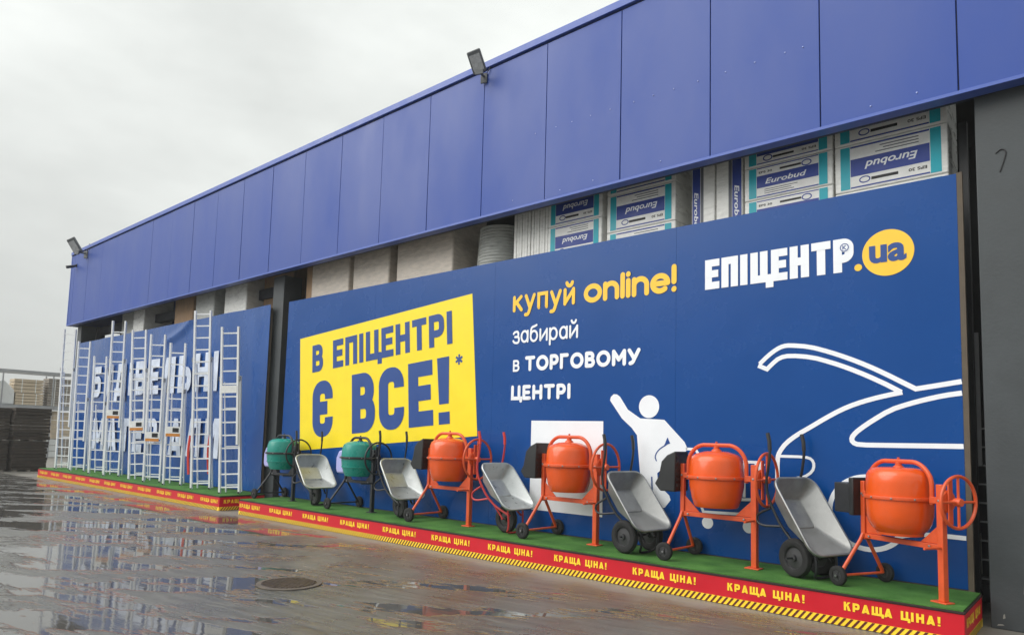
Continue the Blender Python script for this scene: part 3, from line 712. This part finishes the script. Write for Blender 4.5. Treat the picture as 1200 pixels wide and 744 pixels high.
def place_mixer(label, foot, fwheel, scale_lim, *a):
    """foot = right post, fwheel = near wheel, both on the turf (x, y)"""
    v = Vector((fwheel[0] - foot[0], fwheel[1] - foot[1])); lv = Vector((-.87, -.335))
    rot = math.atan2(v.y, v.x) - math.atan2(lv.y, lv.x)
    while rot > math.pi: rot -= 2 * math.pi
    while rot < -math.pi: rot += 2 * math.pi
    s = scale_lim
    c = Vector((.42 * math.cos(rot), .42 * math.sin(rot))) * s
    return mixer(label, (foot[0] - c.x, foot[1] - c.y, .32), rot, s, *a)
GO, GG = 'orange cement mixers on the right stand', 'green cement mixers on the right stand'
place_mixer('smooth round orange cement mixer at the right end of the stand, handwheel turned outward', (-1.235, -.83), (-2.13, -.745), .99, 'orange_paint', 'orange_frame', 'black_plastic', 'orange_frame', 'round', GO)
place_mixer('orange cement mixer in front of the white cart pictogram, black motor box', (-3.12, -.495), (-4.10, -.82), 1.075, 'orange_paint', 'orange_frame', 'black_plastic', 'orange_frame', 'cone', GO)
place_mixer('orange cement mixer in front of the blank white square on the banner', (-5.296, -.46), (-6.36, -.80), 1.12, 'orange_paint', 'orange_frame', 'black_plastic', 'orange_frame', 'cone', GO, True)
place_mixer('orange cement mixer below the right edge of the yellow offer panel', (-7.717, -.41), (-8.72, -.79), 1.13, 'orange_paint', 'orange_frame', 'black_plastic', 'orange_frame', 'cone', GO)
place_mixer('teal cement mixer between two wheelbarrows below the yellow offer panel', (-10.15, -.42), (-11.15, -.75), 1.04, 'teal_paint', 'dark_frame', 'lavender_plastic', 'dark_frame', 'green', GG)
place_mixer('teal cement mixer at the left end of the stand by the grey column', (-12.75, -.42), (-13.56, -.72), 1.04, 'teal_paint', 'dark_frame', 'lavender_plastic', 'dark_frame', 'green', GG)

# ------------------------------------------------------------------ wheelbarrows stood on their noses
def rrect(u0, u1, v0, v1, r, n=5):
    p = []
    for cx, cy, a in ((u1 - r, v1 - r, 0), (u0 + r, v1 - r, 90), (u0 + r, v0 + r, 180), (u1 - r, v0 + r, 270)):
        p += arc(cx, cy, r, a, a + 90, n)
    return p
def wheelbarrow(label, cen, yaw, tilt, Wd, Lt, traymat, framemat, wheels, group, grip='black_plastic', rim='wheel_rim', wdx=0.0):
    """cen: (x, y, z) of the middle of the tray's mouth; tilt: lean of the tray from upright; it faces local +x"""
    Lt -= .0; sx_, cz_ = math.sin(R(tilt)) * Lt / 2, math.cos(R(tilt)) * Lt / 2
    top, bot = (-2 * sx_, cen[2] + cz_), (0, cen[2] - cz_)
    t = thing('wheelbarrow', label, 'wheelbarrow', (cen[0] + sx_ * math.cos(R(yaw)), cen[1] + sx_ * math.sin(R(yaw)), .32), R(yaw), group)
    uv = Vector((bot[0] - top[0], 0, bot[1] - top[1])); Ln = uv.length; u = uv.normalized(); n = Vector((-u.z, 0, u.x))
    if n.x < 0: n = -n
    base = Vector((0, 0, bot[1] - .32))
    P = lambda a, b, c: tuple(base + u * (a - Ln) + Vector((0, b, 0)) + n * c)     # a along the tray, b across, c out of it
    hw = (Wd + .045) / 2
    L_ = lambda u0, u1, v, r, c: [P(a, b, c) for a, b in rrect(u0, u1, -v, v, r)]
    mb = MB()
    mb.loft([L_(-.02, Ln + .02, hw + .02, .14, -.03), L_(-.025, Ln + .025, hw + .025, .145, -.006), L_(-.018, Ln + .018, hw + .018, .14, .004), L_(0, Ln, hw, .125, 0), L_(.02, Ln - .02, hw - .014, .11, -.03), L_(.13, Ln * .57, hw - .10, .05, -.20), L_(.142, Ln * .562, hw - .112, .04, -.208), L_(.156, Ln * .55, hw - .126, .035, -.200), L_(.172, Ln * .535, hw - .142, .03, -.206)])
    tr = mb.build('tray', traymat, t)
    m = tr.modifiers.new('sheet', 'SOLIDIFY'); m.thickness = .004
    # frame tubes along the underside, up to the grips
    for s in (-1, 1):
        pts = [P(Ln + .02, s * .12, -.16), P(Ln * .6, s * .2, -.30), P(.10, s * .25, -.24), P(-.06, s * .27, -.13)]
        g0 = Vector(P(-.06, s * .27, -.13))
        pts += [tuple(g0 + Vector((.03, 0, .12))), tuple(g0 + Vector((.06, 0, .30))), tuple(g0 + Vector((.05, 0, .43)))]
        MB().tube(smooth(pts, 2), .016, 8).build('handle', framemat, t)
        MB().tube([tuple(g0 + Vector((.055, 0, .33))), tuple(g0 + Vector((.05, 0, .43))), tuple(g0 + Vector((.025, 0, .52)))], .0215, 8).build('grip', grip, t)
        # leg
        MB().tube(smooth([P(.20, s * .22, -.29), P(.16, s * .24, -.50), P(.28, s * .24, -.54), P(.42, s * .20, -.30)], 2), .014, 8).build('leg', framemat, t)
    floor_z = 0.0
    wx, wz, wr = P(Ln, 0, -.36)[0] - .02 + wdx, .205, .205; trk = .24 if wdx == 0 else .19
    for s in ((-1, 1) if wheels == 2 else (0,)):
        Mx = Matrix.Translation((wx, s * trk, wz)) @ Matrix.Scale(1.11, 4) @ Matrix.Rotation(R(90), 4, 'X')
        w = MB().lathe([(.105, -.03), (.135, -.042), (.168, -.036), (.183, -.015), (.185, 0), (.183, .015), (.168, .036), (.135, .042), (.105, .03)], 32, Mx, cap=False).build('wheel', 'rubber', t)
        mr = MB(); mr.lathe([(.03, -.045), (.034, -.02), (.10, -.012), (.107, -.03), (.107, .03), (.10, .012), (.034, .02), (.03, .045)], 28, Mx); mr.build('rim', rim, w)
    hwid = .33 if wheels == 2 else .10
    MB().tube([(wx, -hwid, wz), (wx, hwid, wz)], .011, 8).build('axle', framemat, t)
    for s in (-1, 1):
        MB().tube(smooth([P(Ln * .55, s * .17, -.29), (wx, s * min(hwid, .17), wz + .03), (wx + .02, s * min(hwid, .17), wz)], 1), .014, 8).build('fork', framemat, t)
    # nose hoop that takes the weight on the turf
    b0 = P(Ln - .04, 0, -.05)
    MB().tube(smooth([P(Ln - .06, -.16, -.10), (b0[0] - .03, -.15, .10), (b0[0] - .10, -.13, .016), (b0[0] - .10, .13, .016), (b0[0] - .03, .15, .10), P(Ln - .06, .16, -.10)], 2), .014, 8).build('nose_hoop', framemat, t)
    return t
GB = 'galvanized wheelbarrows stood up on the right stand'
wheelbarrow('dull grey wheelbarrow propped up beside the rightmost round orange mixer', (-2.46, -.505, .98), -22, 35, .57, .90, 'galvanized_dull', 'dark_frame', 2, GB, wdx=-.02)
wheelbarrow('dull grey wheelbarrow with big black tyre under the waving figure pictogram', (-4.592, -.50, .975), -10.5, 39, .62, .86, 'galvanized_dull', 'dark_frame', 2, GB)
wheelbarrow('shiny wheelbarrow on a red frame left of the blank white square', (-6.826, -.49, 1.015), -2, 41, .60, .82, 'galvanized', 'red_frame', 1, GB, 'strap_red')
wheelbarrow('shiny black framed wheelbarrow between teal mixer and leftmost orange mixer', (-9.234, -.49, .984), -8, 39, .58, .81, 'galvanized', 'dark_frame', 1, GB)
wheelbarrow('shiny wheelbarrow between the two teal mixers', (-11.829, -.497, .983), -8.5, 45, .58, .84, 'galvanized', 'dark_frame', 1, GB)

# ------------------------------------------------------------------ ladders
WD = .44; YAW = R(40)
rung_me = MB().box(-WD / 2 + .012, WD / 2 - .012, -.016, .016, -.016, .016).mesh('rung', 'aluminium')
rung_s = MB().box(-WD / 2 + .05, WD / 2 - .05, -.015, .015, -.015, .015).mesh('rung', 'aluminium')
foot_me = MB().box(-.018, .018, -.04, .04, 0, .035).mesh('rubber_foot', 'rubber')
hook_me = MB().box(-.02, .02, -.06, .05, -.05, .05).mesh('guide_hook', 'steel')
def stile(L_, x): return MB().box(x - .021, x + .021, -.033, .033, 0, L_)
def ladder(label, foot, top, frac, stickers=(), straps=False, rear=True):
    t = thing('ladder', label, 'ladder', group='aluminium ladders on the left stand')
    A = Vector(foot + (.32,)); T = Vector(top); up = (T - A); H = up.length; up.normalize()
    wx = Vector((math.cos(YAW), math.sin(YAW), 0)); wx = (wx - up * wx.dot(up)).normalized(); nn = up.cross(wx)
    t.matrix_world = Matrix(((wx.x, nn.x, up.x, A.x), (wx.y, nn.y, up.y, A.y), (wx.z, nn.z, up.z, A.z), (0, 0, 0, 1)))
    Lw = H * frac
    for s in (-1, 1):
        o = put('stile', stile(Lw + .06, s * (WD / 2)).mesh('stile', 'aluminium'), t)
        put('rubber_foot', foot_me, o, loc=(s * WD / 2, 0, -.002))
        z0 = Lw * .42
        put('extension_stile', stile(H - z0, s * (WD / 2 - .032)).mesh('extension_stile', 'aluminium'), t, loc=(0, -.06, z0))
        put('guide_hook', hook_me, t, loc=(s * (WD / 2 - .004), -.025, Lw))
    z = .14
    while z < Lw: put('rung', rung_me, t, loc=(0, 0, z)); z += .29
    z = .14
    while z < Lw * .42 + .04: z += .29
    while z < H - .05: put('rung', rung_s, t, loc=(0, -.06, z)); z += .29
    if rear:
        Hr = Lw * .97
        for s in (-1, 1):
            o = put('rear_stile', MB().box(-.011, .011, -.022, .022, 0, Hr).mesh('rear_stile', 'aluminium'), t, loc=(s * (WD / 2 - .04), .24, .02))
            o.rotation_euler = (R(3.5), 0, 0)
        z = .16
        while z < Hr:
            put('rung', rung_s, t, loc=(0, .24 - math.tan(R(3.5)) * z, z + .02)); z += .87
    for z, kind in stickers:
        sx = WD / 2 - .04
        p = MB().box(-sx, sx, -.1, -.097, z, z + .17).build('instruction_plate', 'label_white', t)
        if kind:
            MB().box(-sx, sx, -.1, -.097, z - .075, z - .002).build('warning_strip', 'label_orange', p)
            MB().box(-.01, sx - .03, -.1015, -.1005, z + .03, z + .14).build('warning_symbol', 'ink', p)
    if straps:
        for s in (-1, 1):
            MB().tube(smooth([(s * .24 - .10, .1, .35), (s * .24 - .13, .1, .9), (s * .24 - .08, .1, 1.28)], 2), .03, 8).build('stabiliser_bar', 'strap_red', t)
    return t
LD = [
 ('leftmost ladder, standing against the sky beside the corner column', (-26.44, -.6), (-26.35, -.68, 4.97), .71, (), False),
 ('second ladder from the left, beside the corner column', (-24.96, -.6), (-24.90, -.66, 4.46), .55, (), False),
 ('shortest ladder, third from the left end', (-23.30, -.6), (-23.16, -.73, 3.87), .60, (), False),
 ('tall ladder with the leftmost orange striped plate halfway up, fourth from the left', (-22.08, -.6), (-21.99, -.69, 4.85), .74, ((1.75, 1),), False),
 ('middle ladder, fifth from the left, its orange plate just above mid height', (-20.22, -.6), (-20.42, -.70, 4.45), .725, ((1.42, 1),), False),
 ('sixth ladder from the left, its plate lower than those of its neighbours', (-19.24, -.6), (-19.13, -.70, 4.22), .69, ((1.15, 1),), False),
 ('shorter ladder left of the two red stabiliser bars', (-18.0, -.6), (-17.88, -.70, 3.90), .66, ((1.30, 1),), False),
 ('tallest ladder on the right with red stabiliser bars at its foot', (-16.44, -.6), (-16.62, -.70, 4.60), .72, (), True),
 ('rightmost ladder with plain white plate near the grey column', (-15.03, -.6), (-15.20, -.70, 4.08), .685, ((2.25, 0), ), False)]
for a in LD: ladder(*a)

# ------------------------------------------------------------------ goods stacked above the banners
def pack(name, label, x0, x1, z0, z1, flip, group, depth=.62, y0=.35):
    t = thing(name, label, 'foam pack', ((x0 + x1) / 2, y0 + depth / 2, z0), group=group)
    w, h = x1 - x0, z1 - z0; Y0 = -depth / 2
    bd = MB().box(-w / 2, w / 2, Y0, -Y0, 0, h).build('wrapping', 'pack_film', t, bevel=.012)
    F = lambda u, v: ((u - .5) * w * (-1 if flip else 1), (h * (1 - v) if flip else h * v))
    def rect(nm, u0, u1, v0, v1, m, off, par):
        a, b = F(u0, v0), F(u1, v1); x_0, x_1 = sorted((a[0], b[0])); z_0, z_1 = sorted((a[1], b[1]))
        return MB().box(x_0, x_1, Y0 - off - .0008, Y0 - off, z_0, z_1).build(nm, m, par)
    lab = MB()
    sheet = rect('label', .055, .945, .045, .955, 'label_white', .0015, t)
    rect('teal_strip', .055, .145, .045, .955, 'pack_teal', .003, sheet); rect('teal_strip', .855, .945, .045, .955, 'pack_teal', .003, sheet)
    rect('blue_band', .15, .85, .33, .70, 'pack_navy', .003, sheet)
    rect('rule', .15, .85, .92, .95, 'pack_navy', .003, sheet); rect('rule', .15, .85, .05, .085, 'pack_navy', .003, sheet)
    rect('barcode', .42, .66, .775, .835, 'ink', .003, sheet)
    rect('small_print', .24, .62, .25, .27, 'pack_grey_print', .003, sheet); rect('small_print', .24, .55, .19, .21, 'pack_grey_print', .003, sheet); rect('small_print', .24, .58, .13, .15, 'pack_grey_print', .003, sheet)
    mb = MB(); c = F(.72, .80)
    mb.ribbon([(c[0] + .055 * math.cos(R(a)), c[1] + .035 * math.sin(R(a))) for a in range(0, 360, 15)], .014, 0, True)
    o = mb.build('emblem', 'pack_navy', sheet); o.location = (0, Y0 - .0035, 0)
    for body, u0, u1, v, hh, m, ofs, sh, ref in (('Eurobud', .25, .72, .43, .155, 'banner_white', .02, .25, 'E'), ('EPS 30', .175, .33, .775, .06, 'ink', .02, 0, 'E')):
        xa, xb = F(u0, 0)[0], F(u1, 0)[0]; ww = abs(xb - xa)
        o = font_text('lettering', body, m, sheet, -ww / 2, ww / 2, -hh * h / .5 * .25, hh * h / .5 * .5, 0, ofs, sh, ref=ref)
        cc = F((u0 + u1) / 2, v + hh * .5)
        o.location = (cc[0], Y0 - .0048, cc[1])
        if flip: o.rotation_euler = (0, R(180), 0)
    return t
GP = 'white foam board packs above the right banner'
def column_packs(x0, x1, zs, flips, where):
    for i, (a, b) in enumerate(zip(zs, zs[1:])):
        if flips[i] is None: continue
        pos = where[i]
        pack('foam_pack', pos, x0, x1, a + .003, b - .003, flips[i], GP)
column_packs(-2.435, -1.26, (4.165, 4.745, 5.32, 5.9), (True, True, True), ('rightmost foam pack low behind the banner edge, print upside down', 'rightmost foam pack with upside down print above the shop name', 'rightmost foam pack tucked up under the fascia in shadow'))
column_packs(-3.56, -2.46, (4.44, 4.885, 5.325, 5.77), (False, False, True), ('upright printed foam pack half hidden by the banner edge', 'foam pack with its print the right way up, second column from the right', 'shadowed foam pack under the fascia, on top of the upright printed ones'))
column_packs(-5.71, -4.56, (4.27, 4.845, 5.42, 5.99), (True, True, True), ('foam pack in the column left of the sideways packs, lowest and mostly hidden', 'foam pack with upside down print, left of the sideways packs', 'shadowed foam pack under the fascia, left of the sideways packs'))
column_packs(-6.85, -5.80, (4.60, 5.14, 5.69, 6.2), (True, True, False), ('foam pack beside plain white boards, lowest of three, print upside down', 'foam pack beside plain white boards, middle of three, in shadow', 'foam pack beside plain white boards, topmost under the fascia'))
def side_pack(label, x0, x1, z0, z1, flip):
    t = thing('foam_pack', label, 'foam pack', ((x0 + x1) / 2, .66, z0), group=GP); w = x1 - x0; h = z1 - z0
    MB().box(-w / 2, w / 2, -.28, .28, 0, h).build('wrapping', 'pack_film', t, bevel=.012)
    s = -1 if flip else 1
    b = MB().box(*sorted((s * w * .12, s * w * .46)), -.2825, -.2815, .03, h - .03).build('blue_band', 'pack_navy', t)
    MB().box(*sorted((s * w * -.02, s * w * .10)), -.2825, -.2815, .05, h - .05).build('barcode', 'pack_grey_print', t)
    o = font_text('lettering', 'Eurobud', 'banner_white', b, -.30, .30, -w * .08, w * .17, 0, .02, .2, ref='E')
    o.location = (s * w * .29, -.2845, h * .40); o.rotation_euler = (0, R(90), 0) if not flip else (0, R(90), 0)
side_pack('foam pack stood on end with sideways print, left one of the pair', -4.33, -3.99, 4.30, 5.75, True)
side_pack('foam pack stood on end with sideways print, right one of the pair', -3.97, -3.60, 4.30, 5.70, False)
def board_pack(label, x0, x1, z0, z1):
    t = thing('board_pack', label, 'board pack', ((x0 + x1) / 2, .66, z0), group='plain white board packs above the right banner'); w = x1 - x0
    mb = MB(); n = 6
    for k in range(n): mb.box(-w / 2 + w * k / n + .002, -w / 2 + w * (k + 1) / n - .002, -.29 + .006 * (k % 2), .28, 0, z1 - z0 - .01 * (k % 3))
    mb.build('boards', 'pack_film', t, bevel=.006)
board_pack('pack of plain white boards on edge beside the dark gap, left one', -7.60, -7.24, 4.3, 5.95)
board_pack('pack of plain white boards on edge touching the printed packs', -7.22, -6.87, 4.3, 5.9)

def crate(name, label, cat, x0, x1, z0, z1, m, group, depth=.9, y0=.36, strap=None, scrawl=False):
    t = thing(name, label, cat, ((x0 + x1) / 2, y0 + depth / 2, z0), group=group); w = x1 - x0; h = z1 - z0
    mb = MB(); mb.box(-w / 2, w / 2, -depth / 2, depth / 2, .12, h); mb.build('load', m, t, bevel=.03)
    mb = MB()
    for xx in (-w / 2 + .05, -.05, w / 2 - .15): mb.box(xx, xx + .1, -depth / 2 + .02, depth / 2 - .02, 0, .11)
    mb.build('pallet', 'cardboard_dark', t)
    if strap:
        MB().box(-w / 2 - .003, -w / 2 + .22, -depth / 2 - .004, depth / 2 + .004, .13, h + .004).build('edge_protector', strap, t, bevel=.01)
    if scrawl:
        mb = MB(); x = -w * .28
        for k in range(9):
            mb.tube([(x + .02 * random.random(), -depth / 2 - .004, h - .40 + .07 * random.random()), (x + .10, -depth / 2 - .004, h - .36 + .07 * random.random()), (x + .12, -depth / 2 - .004, h - .44)], .009, 5); x += .1
        mb.build('marker_scrawl', 'ink', t)
    return t
GC = 'film wrapped pallet loads above the banners'
crate('pallet_load', 'beige wrapped load with brown edge, next to the grey column', 'pallet load', -13.88, -12.27, 3.6, 6.3, 'cardboard', GC, strap='cardboard_dark')
crate('pallet_load', 'narrow beige wrapped load between two other beige loads', 'pallet load', -12.12, -10.92, 3.6, 6.2, 'cardboard', GC)
crate('pallet_load', 'widest beige load with dark marker scrawl', 'pallet load', -10.68, -9.08, 3.6, 6.35, 'cardboard', GC, scrawl=True)
crate('pallet_load', 'brown timber coloured load above the loose banner fold', 'pallet load', -20.85, -19.65, 3.6, 6.2, 'cardboard_dark', GC)
crate('pallet_load', 'grey film wrapped load behind the top of the tallest right ladder', 'pallet load', -19.5, -18.4, 3.6, 6.2, 'pack_film_grey', GC)
crate('pallet_load', 'whitish film wrapped load nearest the left side of the grey column', 'pallet load', -17.8, -16.64, 3.6, 6.2, 'pack_film', GC)
crate('pallet_load', 'small whitish wrapped load behind the tall fourth ladder', 'pallet load', -23.95, -23.1, 3.6, 6.2, 'pack_film', GC)
crate('pallet_load', 'grey wrapped load in shadow near the left end of the bay', 'pallet load', -25.6, -24.1, 3.6, 6.1, 'pack_film_grey', GC, y0=.6)
crate('pallet_load', 'dark brown load in shadow between white load and grey column', 'pallet load', -16.5, -15.1, 3.6, 6.2, 'cardboard_dark', GC, y0=.75)
t = thing('tray_stack', 'tall stack of nested grey trays wrapped in film beside plain white boards', 'tray stack', (-8.30, .85, 3.75))
mb = MB(); prof = []
for k in range(30): prof += [(.50 - .0035 * k, k * .058), (.515 - .0035 * k, k * .058 + .02), (.515 - .0035 * k, k * .058 + .04)]
mb.lathe(prof, 28); mb.build('trays', 'pack_film_grey', t)
RK = thing('pallet_rack', 'dark shelf rack carrying the goods behind the banners', 'rack')
mb = MB()
for xx in (-27.8, -24.0, -21.0, -18.1, -14.2, -10.8, -7.64, -4.46, -1.15):
    if xx == -4.46: continue
    for yy in (.55, 1.35): MB().box(xx - .04, xx + .04, yy, yy + .08, .0, ZB).build('upright', 'dark_frame', RK)
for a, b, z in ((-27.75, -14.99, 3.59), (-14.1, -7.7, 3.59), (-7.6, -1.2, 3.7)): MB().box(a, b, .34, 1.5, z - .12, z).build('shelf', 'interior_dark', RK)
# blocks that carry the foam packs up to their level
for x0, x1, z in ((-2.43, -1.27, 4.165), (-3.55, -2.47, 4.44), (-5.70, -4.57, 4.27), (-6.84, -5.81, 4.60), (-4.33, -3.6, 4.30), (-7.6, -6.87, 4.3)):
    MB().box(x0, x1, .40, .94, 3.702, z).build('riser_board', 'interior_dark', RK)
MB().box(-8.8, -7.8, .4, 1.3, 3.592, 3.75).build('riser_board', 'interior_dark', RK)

# wire cage seen through the slit beside the right pillar
cg = thing('wire_cage', 'grey wire cage standing in the slit beside the right pillar', 'cage', (-1.25, 1.0, 0))
mb = MB()
for xx in (-.35, -.2, -.05, .1, .25, .4): mb.tube([(xx, -.25, .3), (xx, -.25, 2.0)], .012, 6)
for k in range(9): mb.tube([(-.36, -.262, .35 + .2 * k), (.42, -.262, .35 + .2 * k)], .010, 6)
mb.build('wire_front', 'rack_grey', cg)
MB().box(-.4, .45, -.3, .5, .18, .29).build('base', 'dark_frame', cg)
MB().box(.10, .17, -.32, -.29, 1.55, 3.0).build('side_plate', 'rack_grey', cg)
for sx in (-.3, .35): MB().box(sx - .04, sx + .04, -.24, -.16, 0, .179).build('leg', 'dark_frame', cg)

# ------------------------------------------------------------------ floodlights and camera on the fascia
def floodlight(label, loc, rz, s):
    t = thing('floodlight', label, 'floodlight', loc, rz, 'floodlights on the fascia edge', s)
    MB().box(-.06, .06, -.01, .02, -.12, .06).build('bracket_plate', 'lamp_body', t, bevel=.004)
    MB().tube(smooth([(0, -.01, 0), (0, -.12, -.02), (0, -.24, .03)], 2), .02, 8).build('arm', 'lamp_body', t)
    M = Matrix.Translation((-.04, -.28, .13)) @ Matrix.Rotation(R(-14), 4, 'Y') @ Matrix.Rotation(R(30), 4, 'X') @ Matrix.Rotation(R(-90), 4, 'X')
    mb = MB(); mb.box(-.125, .125, -.19, .19, -.032, .032, M)
    h = mb.build('head', 'lamp_body', t, bevel=.02)
    mb = MB()
    for k in range(5): mb.box(-.10 + .042 * k, -.085 + .042 * k, -.17, .17, .033, .05, M)
    mb.build('cooling_fins', 'lamp_body', h)
    MB().box(-.095, .095, -.12, .15, -.037, -.0325, M).build('lens', 'lamp_glass', h)
    MB().box(-.075, .075, -.055, -.02, -.11, -.02, Matrix.Translation((0, -.2, .02))).build('driver_box', 'lamp_body', t, bevel=.01)
    MB().tube(smooth([(.06, -.02, .05), (.14, -.03, .16), (.10, .0, .24)], 2), .008, 6).build('cable', 'ink', t)
    return t
floodlight('grey floodlight at the middle of the fascia top edge', (-7.84, YF - .04, 7.80), R(24), .95)
floodlight('grey floodlight at the far left corner of the fascia', (-27.0, YF - .04, 7.78), R(20), 1.4)
t = thing('security_camera', 'tiny dark security camera below the far left floodlight', 'camera', (-28.0, YF, 7.5))
MB().box(-.05, .05, -.03, 0, -.05, .05).build('mount', 'dark_frame', t)
MB().tube([(0, -.02, 0), (0, -.12, -.05), (0, -.32, -.12)], [.03, .05, .055], 12).build('body', 'dark_frame', t)

# ------------------------------------------------------------------ yard at the far left
def slab_stack(label, x0, x1, y0, y1, z0, layers, lh, seed):
    rnd = random.Random(seed)
    t = thing('slab_stack', label, 'stack', ((x0 + x1) / 2, (y0 + y1) / 2, z0), group='dark slab stacks at the far left'); w, d = (x1 - x0) / 2, (y1 - y0) / 2
    mb = MB()
    for k in range(layers):
        j = rnd.uniform(-.025, .025); q = rnd.uniform(-.025, .025)
        mb.box(-w + j, w + j, -d + q, d + q, .055 + k * lh, .055 + (k + 1) * lh - .010)
    mb.build('slabs', 'slab_dark', t, bevel=.006)
    mb = MB()
    for yy in (-d + .08, -.06, d - .2): mb.box(-w + .03, w - .03, yy, yy + .12, 0, .052)
    mb.build('pallet', 'timber_grey', t)
slab_stack('lower dark slab stack beside the end of the ladder stand', -32.3, -31.0, -.92, .20, 0, 9, .12, 1)
slab_stack('upper dark slab stack on top of the one by the ladder stand', -32.3, -31.0, -.95, .22, 1.14, 9, .133, 2)
slab_stack('lower dark slab stack at the left picture edge', -32.6, -31.3, -2.35, -1.0, 0, 9, .12, 3)
slab_stack('upper dark slab stack at the left picture edge', -32.6, -31.3, -2.35, -1.0, 1.14, 9, .13, 4)
ry = thing('storage_rack', 'grey steel outdoor rack behind the dark slab stacks', 'rack', (-45, 3.0, 0))
mb = MB()
for yy in (-8, -4.2, -1.35, 1.0, 3.4): 
    for xx in (-1.3, .05): MB().box(xx, xx + .06, yy, yy + .06, 0, 4.58).build('upright', 'rack_grey', ry)
mb = MB()
for zz in (2.66, 4.6): 
    for xx in (-1.32, .03): MB().box(xx, xx + .13, -8.5, 3.9, zz, zz + .14).build('beam', 'rack_grey', ry)
MB().box(-1.3, .1, -8.5, 3.9, 2.81, 2.85).build('shelf', 'rack_grey', ry)
def bundle(label, y0, y1, z0, z1, n, m, x=-45.1, dx=1.0, name='timber_bundle', cat='timber bundle', grp='goods on the outdoor rack'):
    t = thing(name, label, cat, (x, (y0 + y1) / 2, z0), group=grp); mb = MB(); h = (z1 - z0) / n; d = (y1 - y0) / 2
    for k in range(n): mb.box(-dx, 0, -d, d, k * h + .012 * (k > 0), (k + 1) * h - .012)
    mb.build('planks', m, t, bevel=.01)
    mb = MB()
    for yy in (-d * .5, d * .45): mb.box(-.002, .004, yy, yy + .04, 0, z1 - z0)
    mb.build('strap', 'tarp_white', t)
bundle('lower pale timber bundle on the outdoor rack', 2.35, 3.65, 2.86, 3.50, 4, 'timber')
bundle('upper pale timber bundle on the outdoor rack', 2.25, 3.6, 3.52, 4.28, 4, 'timber')
bundle('grey slatted bundle beside the pale timber on the rack', 3.85, 5.1, 2.86, 4.42, 11, 'timber_grey')
bundle('pale bundle under the rack seen between stack and ladders', 4.2, 5.4, 1.05, 2.6, 6, 'timber', grp='goods under the outdoor rack')
bundle('white wrapped bundle on the ground beside the dark slabs', 3.4, 4.5, 0, 1.0, 3, 'tarp_white', name='wrapped_bundle', cat='bundle', grp='goods under the outdoor rack')
bundle('brown bundle on the ground behind the leftmost ladder', 4.6, 5.8, 0, 1.03, 5, 'timber_grey', grp='goods under the outdoor rack')
bundle('brown timber bundle under the rack, right of the white wrapped loads', 1.3, 3.2, 0, 2.3, 8, 'timber_grey', grp='goods under the outdoor rack')
bundle('white wrapped bundle under the rack at the left picture edge', -1.2, 1.1, 0, 2.55, 4, 'tarp_white', name='wrapped_bundle', cat='bundle', grp='goods under the outdoor rack')
t = thing('covered_load', 'white tarpaulin covered load with a peaked top on the rack', 'covered load', (-45.6, 1.55, 2.86))
MB().prism([(-.75, 0), (.75, 0), (.75, .75), (.25, 1.3), (-.2, 1.22), (-.75, .7)], -.5, .5, Matrix.Rotation(R(90), 4, 'Z')).build('tarpaulin', 'tarp_white', t, bevel=.05)
t = thing('covered_load', 'low white wrapped load at the far left of the rack', 'covered load', (-45.6, -.4, 2.86))
MB().prism([(-.8, 0), (.8, 0), (.8, .7), (.6, .85), (-.7, .8)], -.5, .5, Matrix.Rotation(R(90), 4, 'Z')).build('tarpaulin', 'tarp_white', t, bevel=.05)
t = thing('concrete_fence', 'pale concrete fence along the far side of the yard', 'fence', (-75, 5, 0))
mb = MB()
for k in range(20): mb.box(-.06, .06, -50 + 4.2 * k, -45.9 + 4.2 * k, 0, 2.3)
mb.build('panel', 'concrete_wall', t)
mb = MB()
for k in range(21): mb.box(-.1, .1, -50.08 + 4.2 * k, -49.92 + 4.2 * k, 0, 2.45)
mb.build('post', 'concrete_wall', t)

# ------------------------------------------------------------------ manhole cover
t = thing('manhole_cover', 'round brown iron manhole cover set in the wet concrete', 'manhole cover', (-7.12, -3.88, .004))
mb = MB(); mb.lathe([(.295, .001), (.295, .005), (.29, .006), (.001, .006)], 48, cap=False); mb.build('plate', 'iron_cover', t)
mb = MB(); mb.lathe([(.36, 0), (.358, .009), (.33, .012), (.303, .010), (.300, .001)], 48, cap=False); mb.build('ring', 'iron_ring', t)
mb = MB()
for k in range(-6, 7):
    yy = k * .042; hx = math.sqrt(.28 ** 2 - yy ** 2) if abs(yy) < .28 else 0
    if hx > .03: mb.box(-hx, hx, yy - .011, yy + .011, .0062, .012)
mb.build('ribs', 'iron_cover', t)

# ------------------------------------------------------------------ drizzle in the air
hm = bpy.data.materials.new('drizzle'); hm.use_nodes = True; n_ = hm.node_tree.nodes
for q in list(n_):
    if q.type == 'BSDF_PRINCIPLED': n_.remove(q)
pv = n_.new('ShaderNodeVolumePrincipled'); pv.inputs['Density'].default_value = 0.0013; pv.inputs['Color'].default_value = (.93, .95, .96, 1)
hm.node_tree.links.new(pv.outputs[0], [q for q in n_ if q.type == 'OUTPUT_MATERIAL'][0].inputs['Volume']); MATS['drizzle'] = hm
hz = MB().box(-400, 150, -200, 300, -1.0, 8.9).build('haze', 'drizzle'); tag(hz, 'thin grey drizzle filling the air over the yard', kind='stuff')
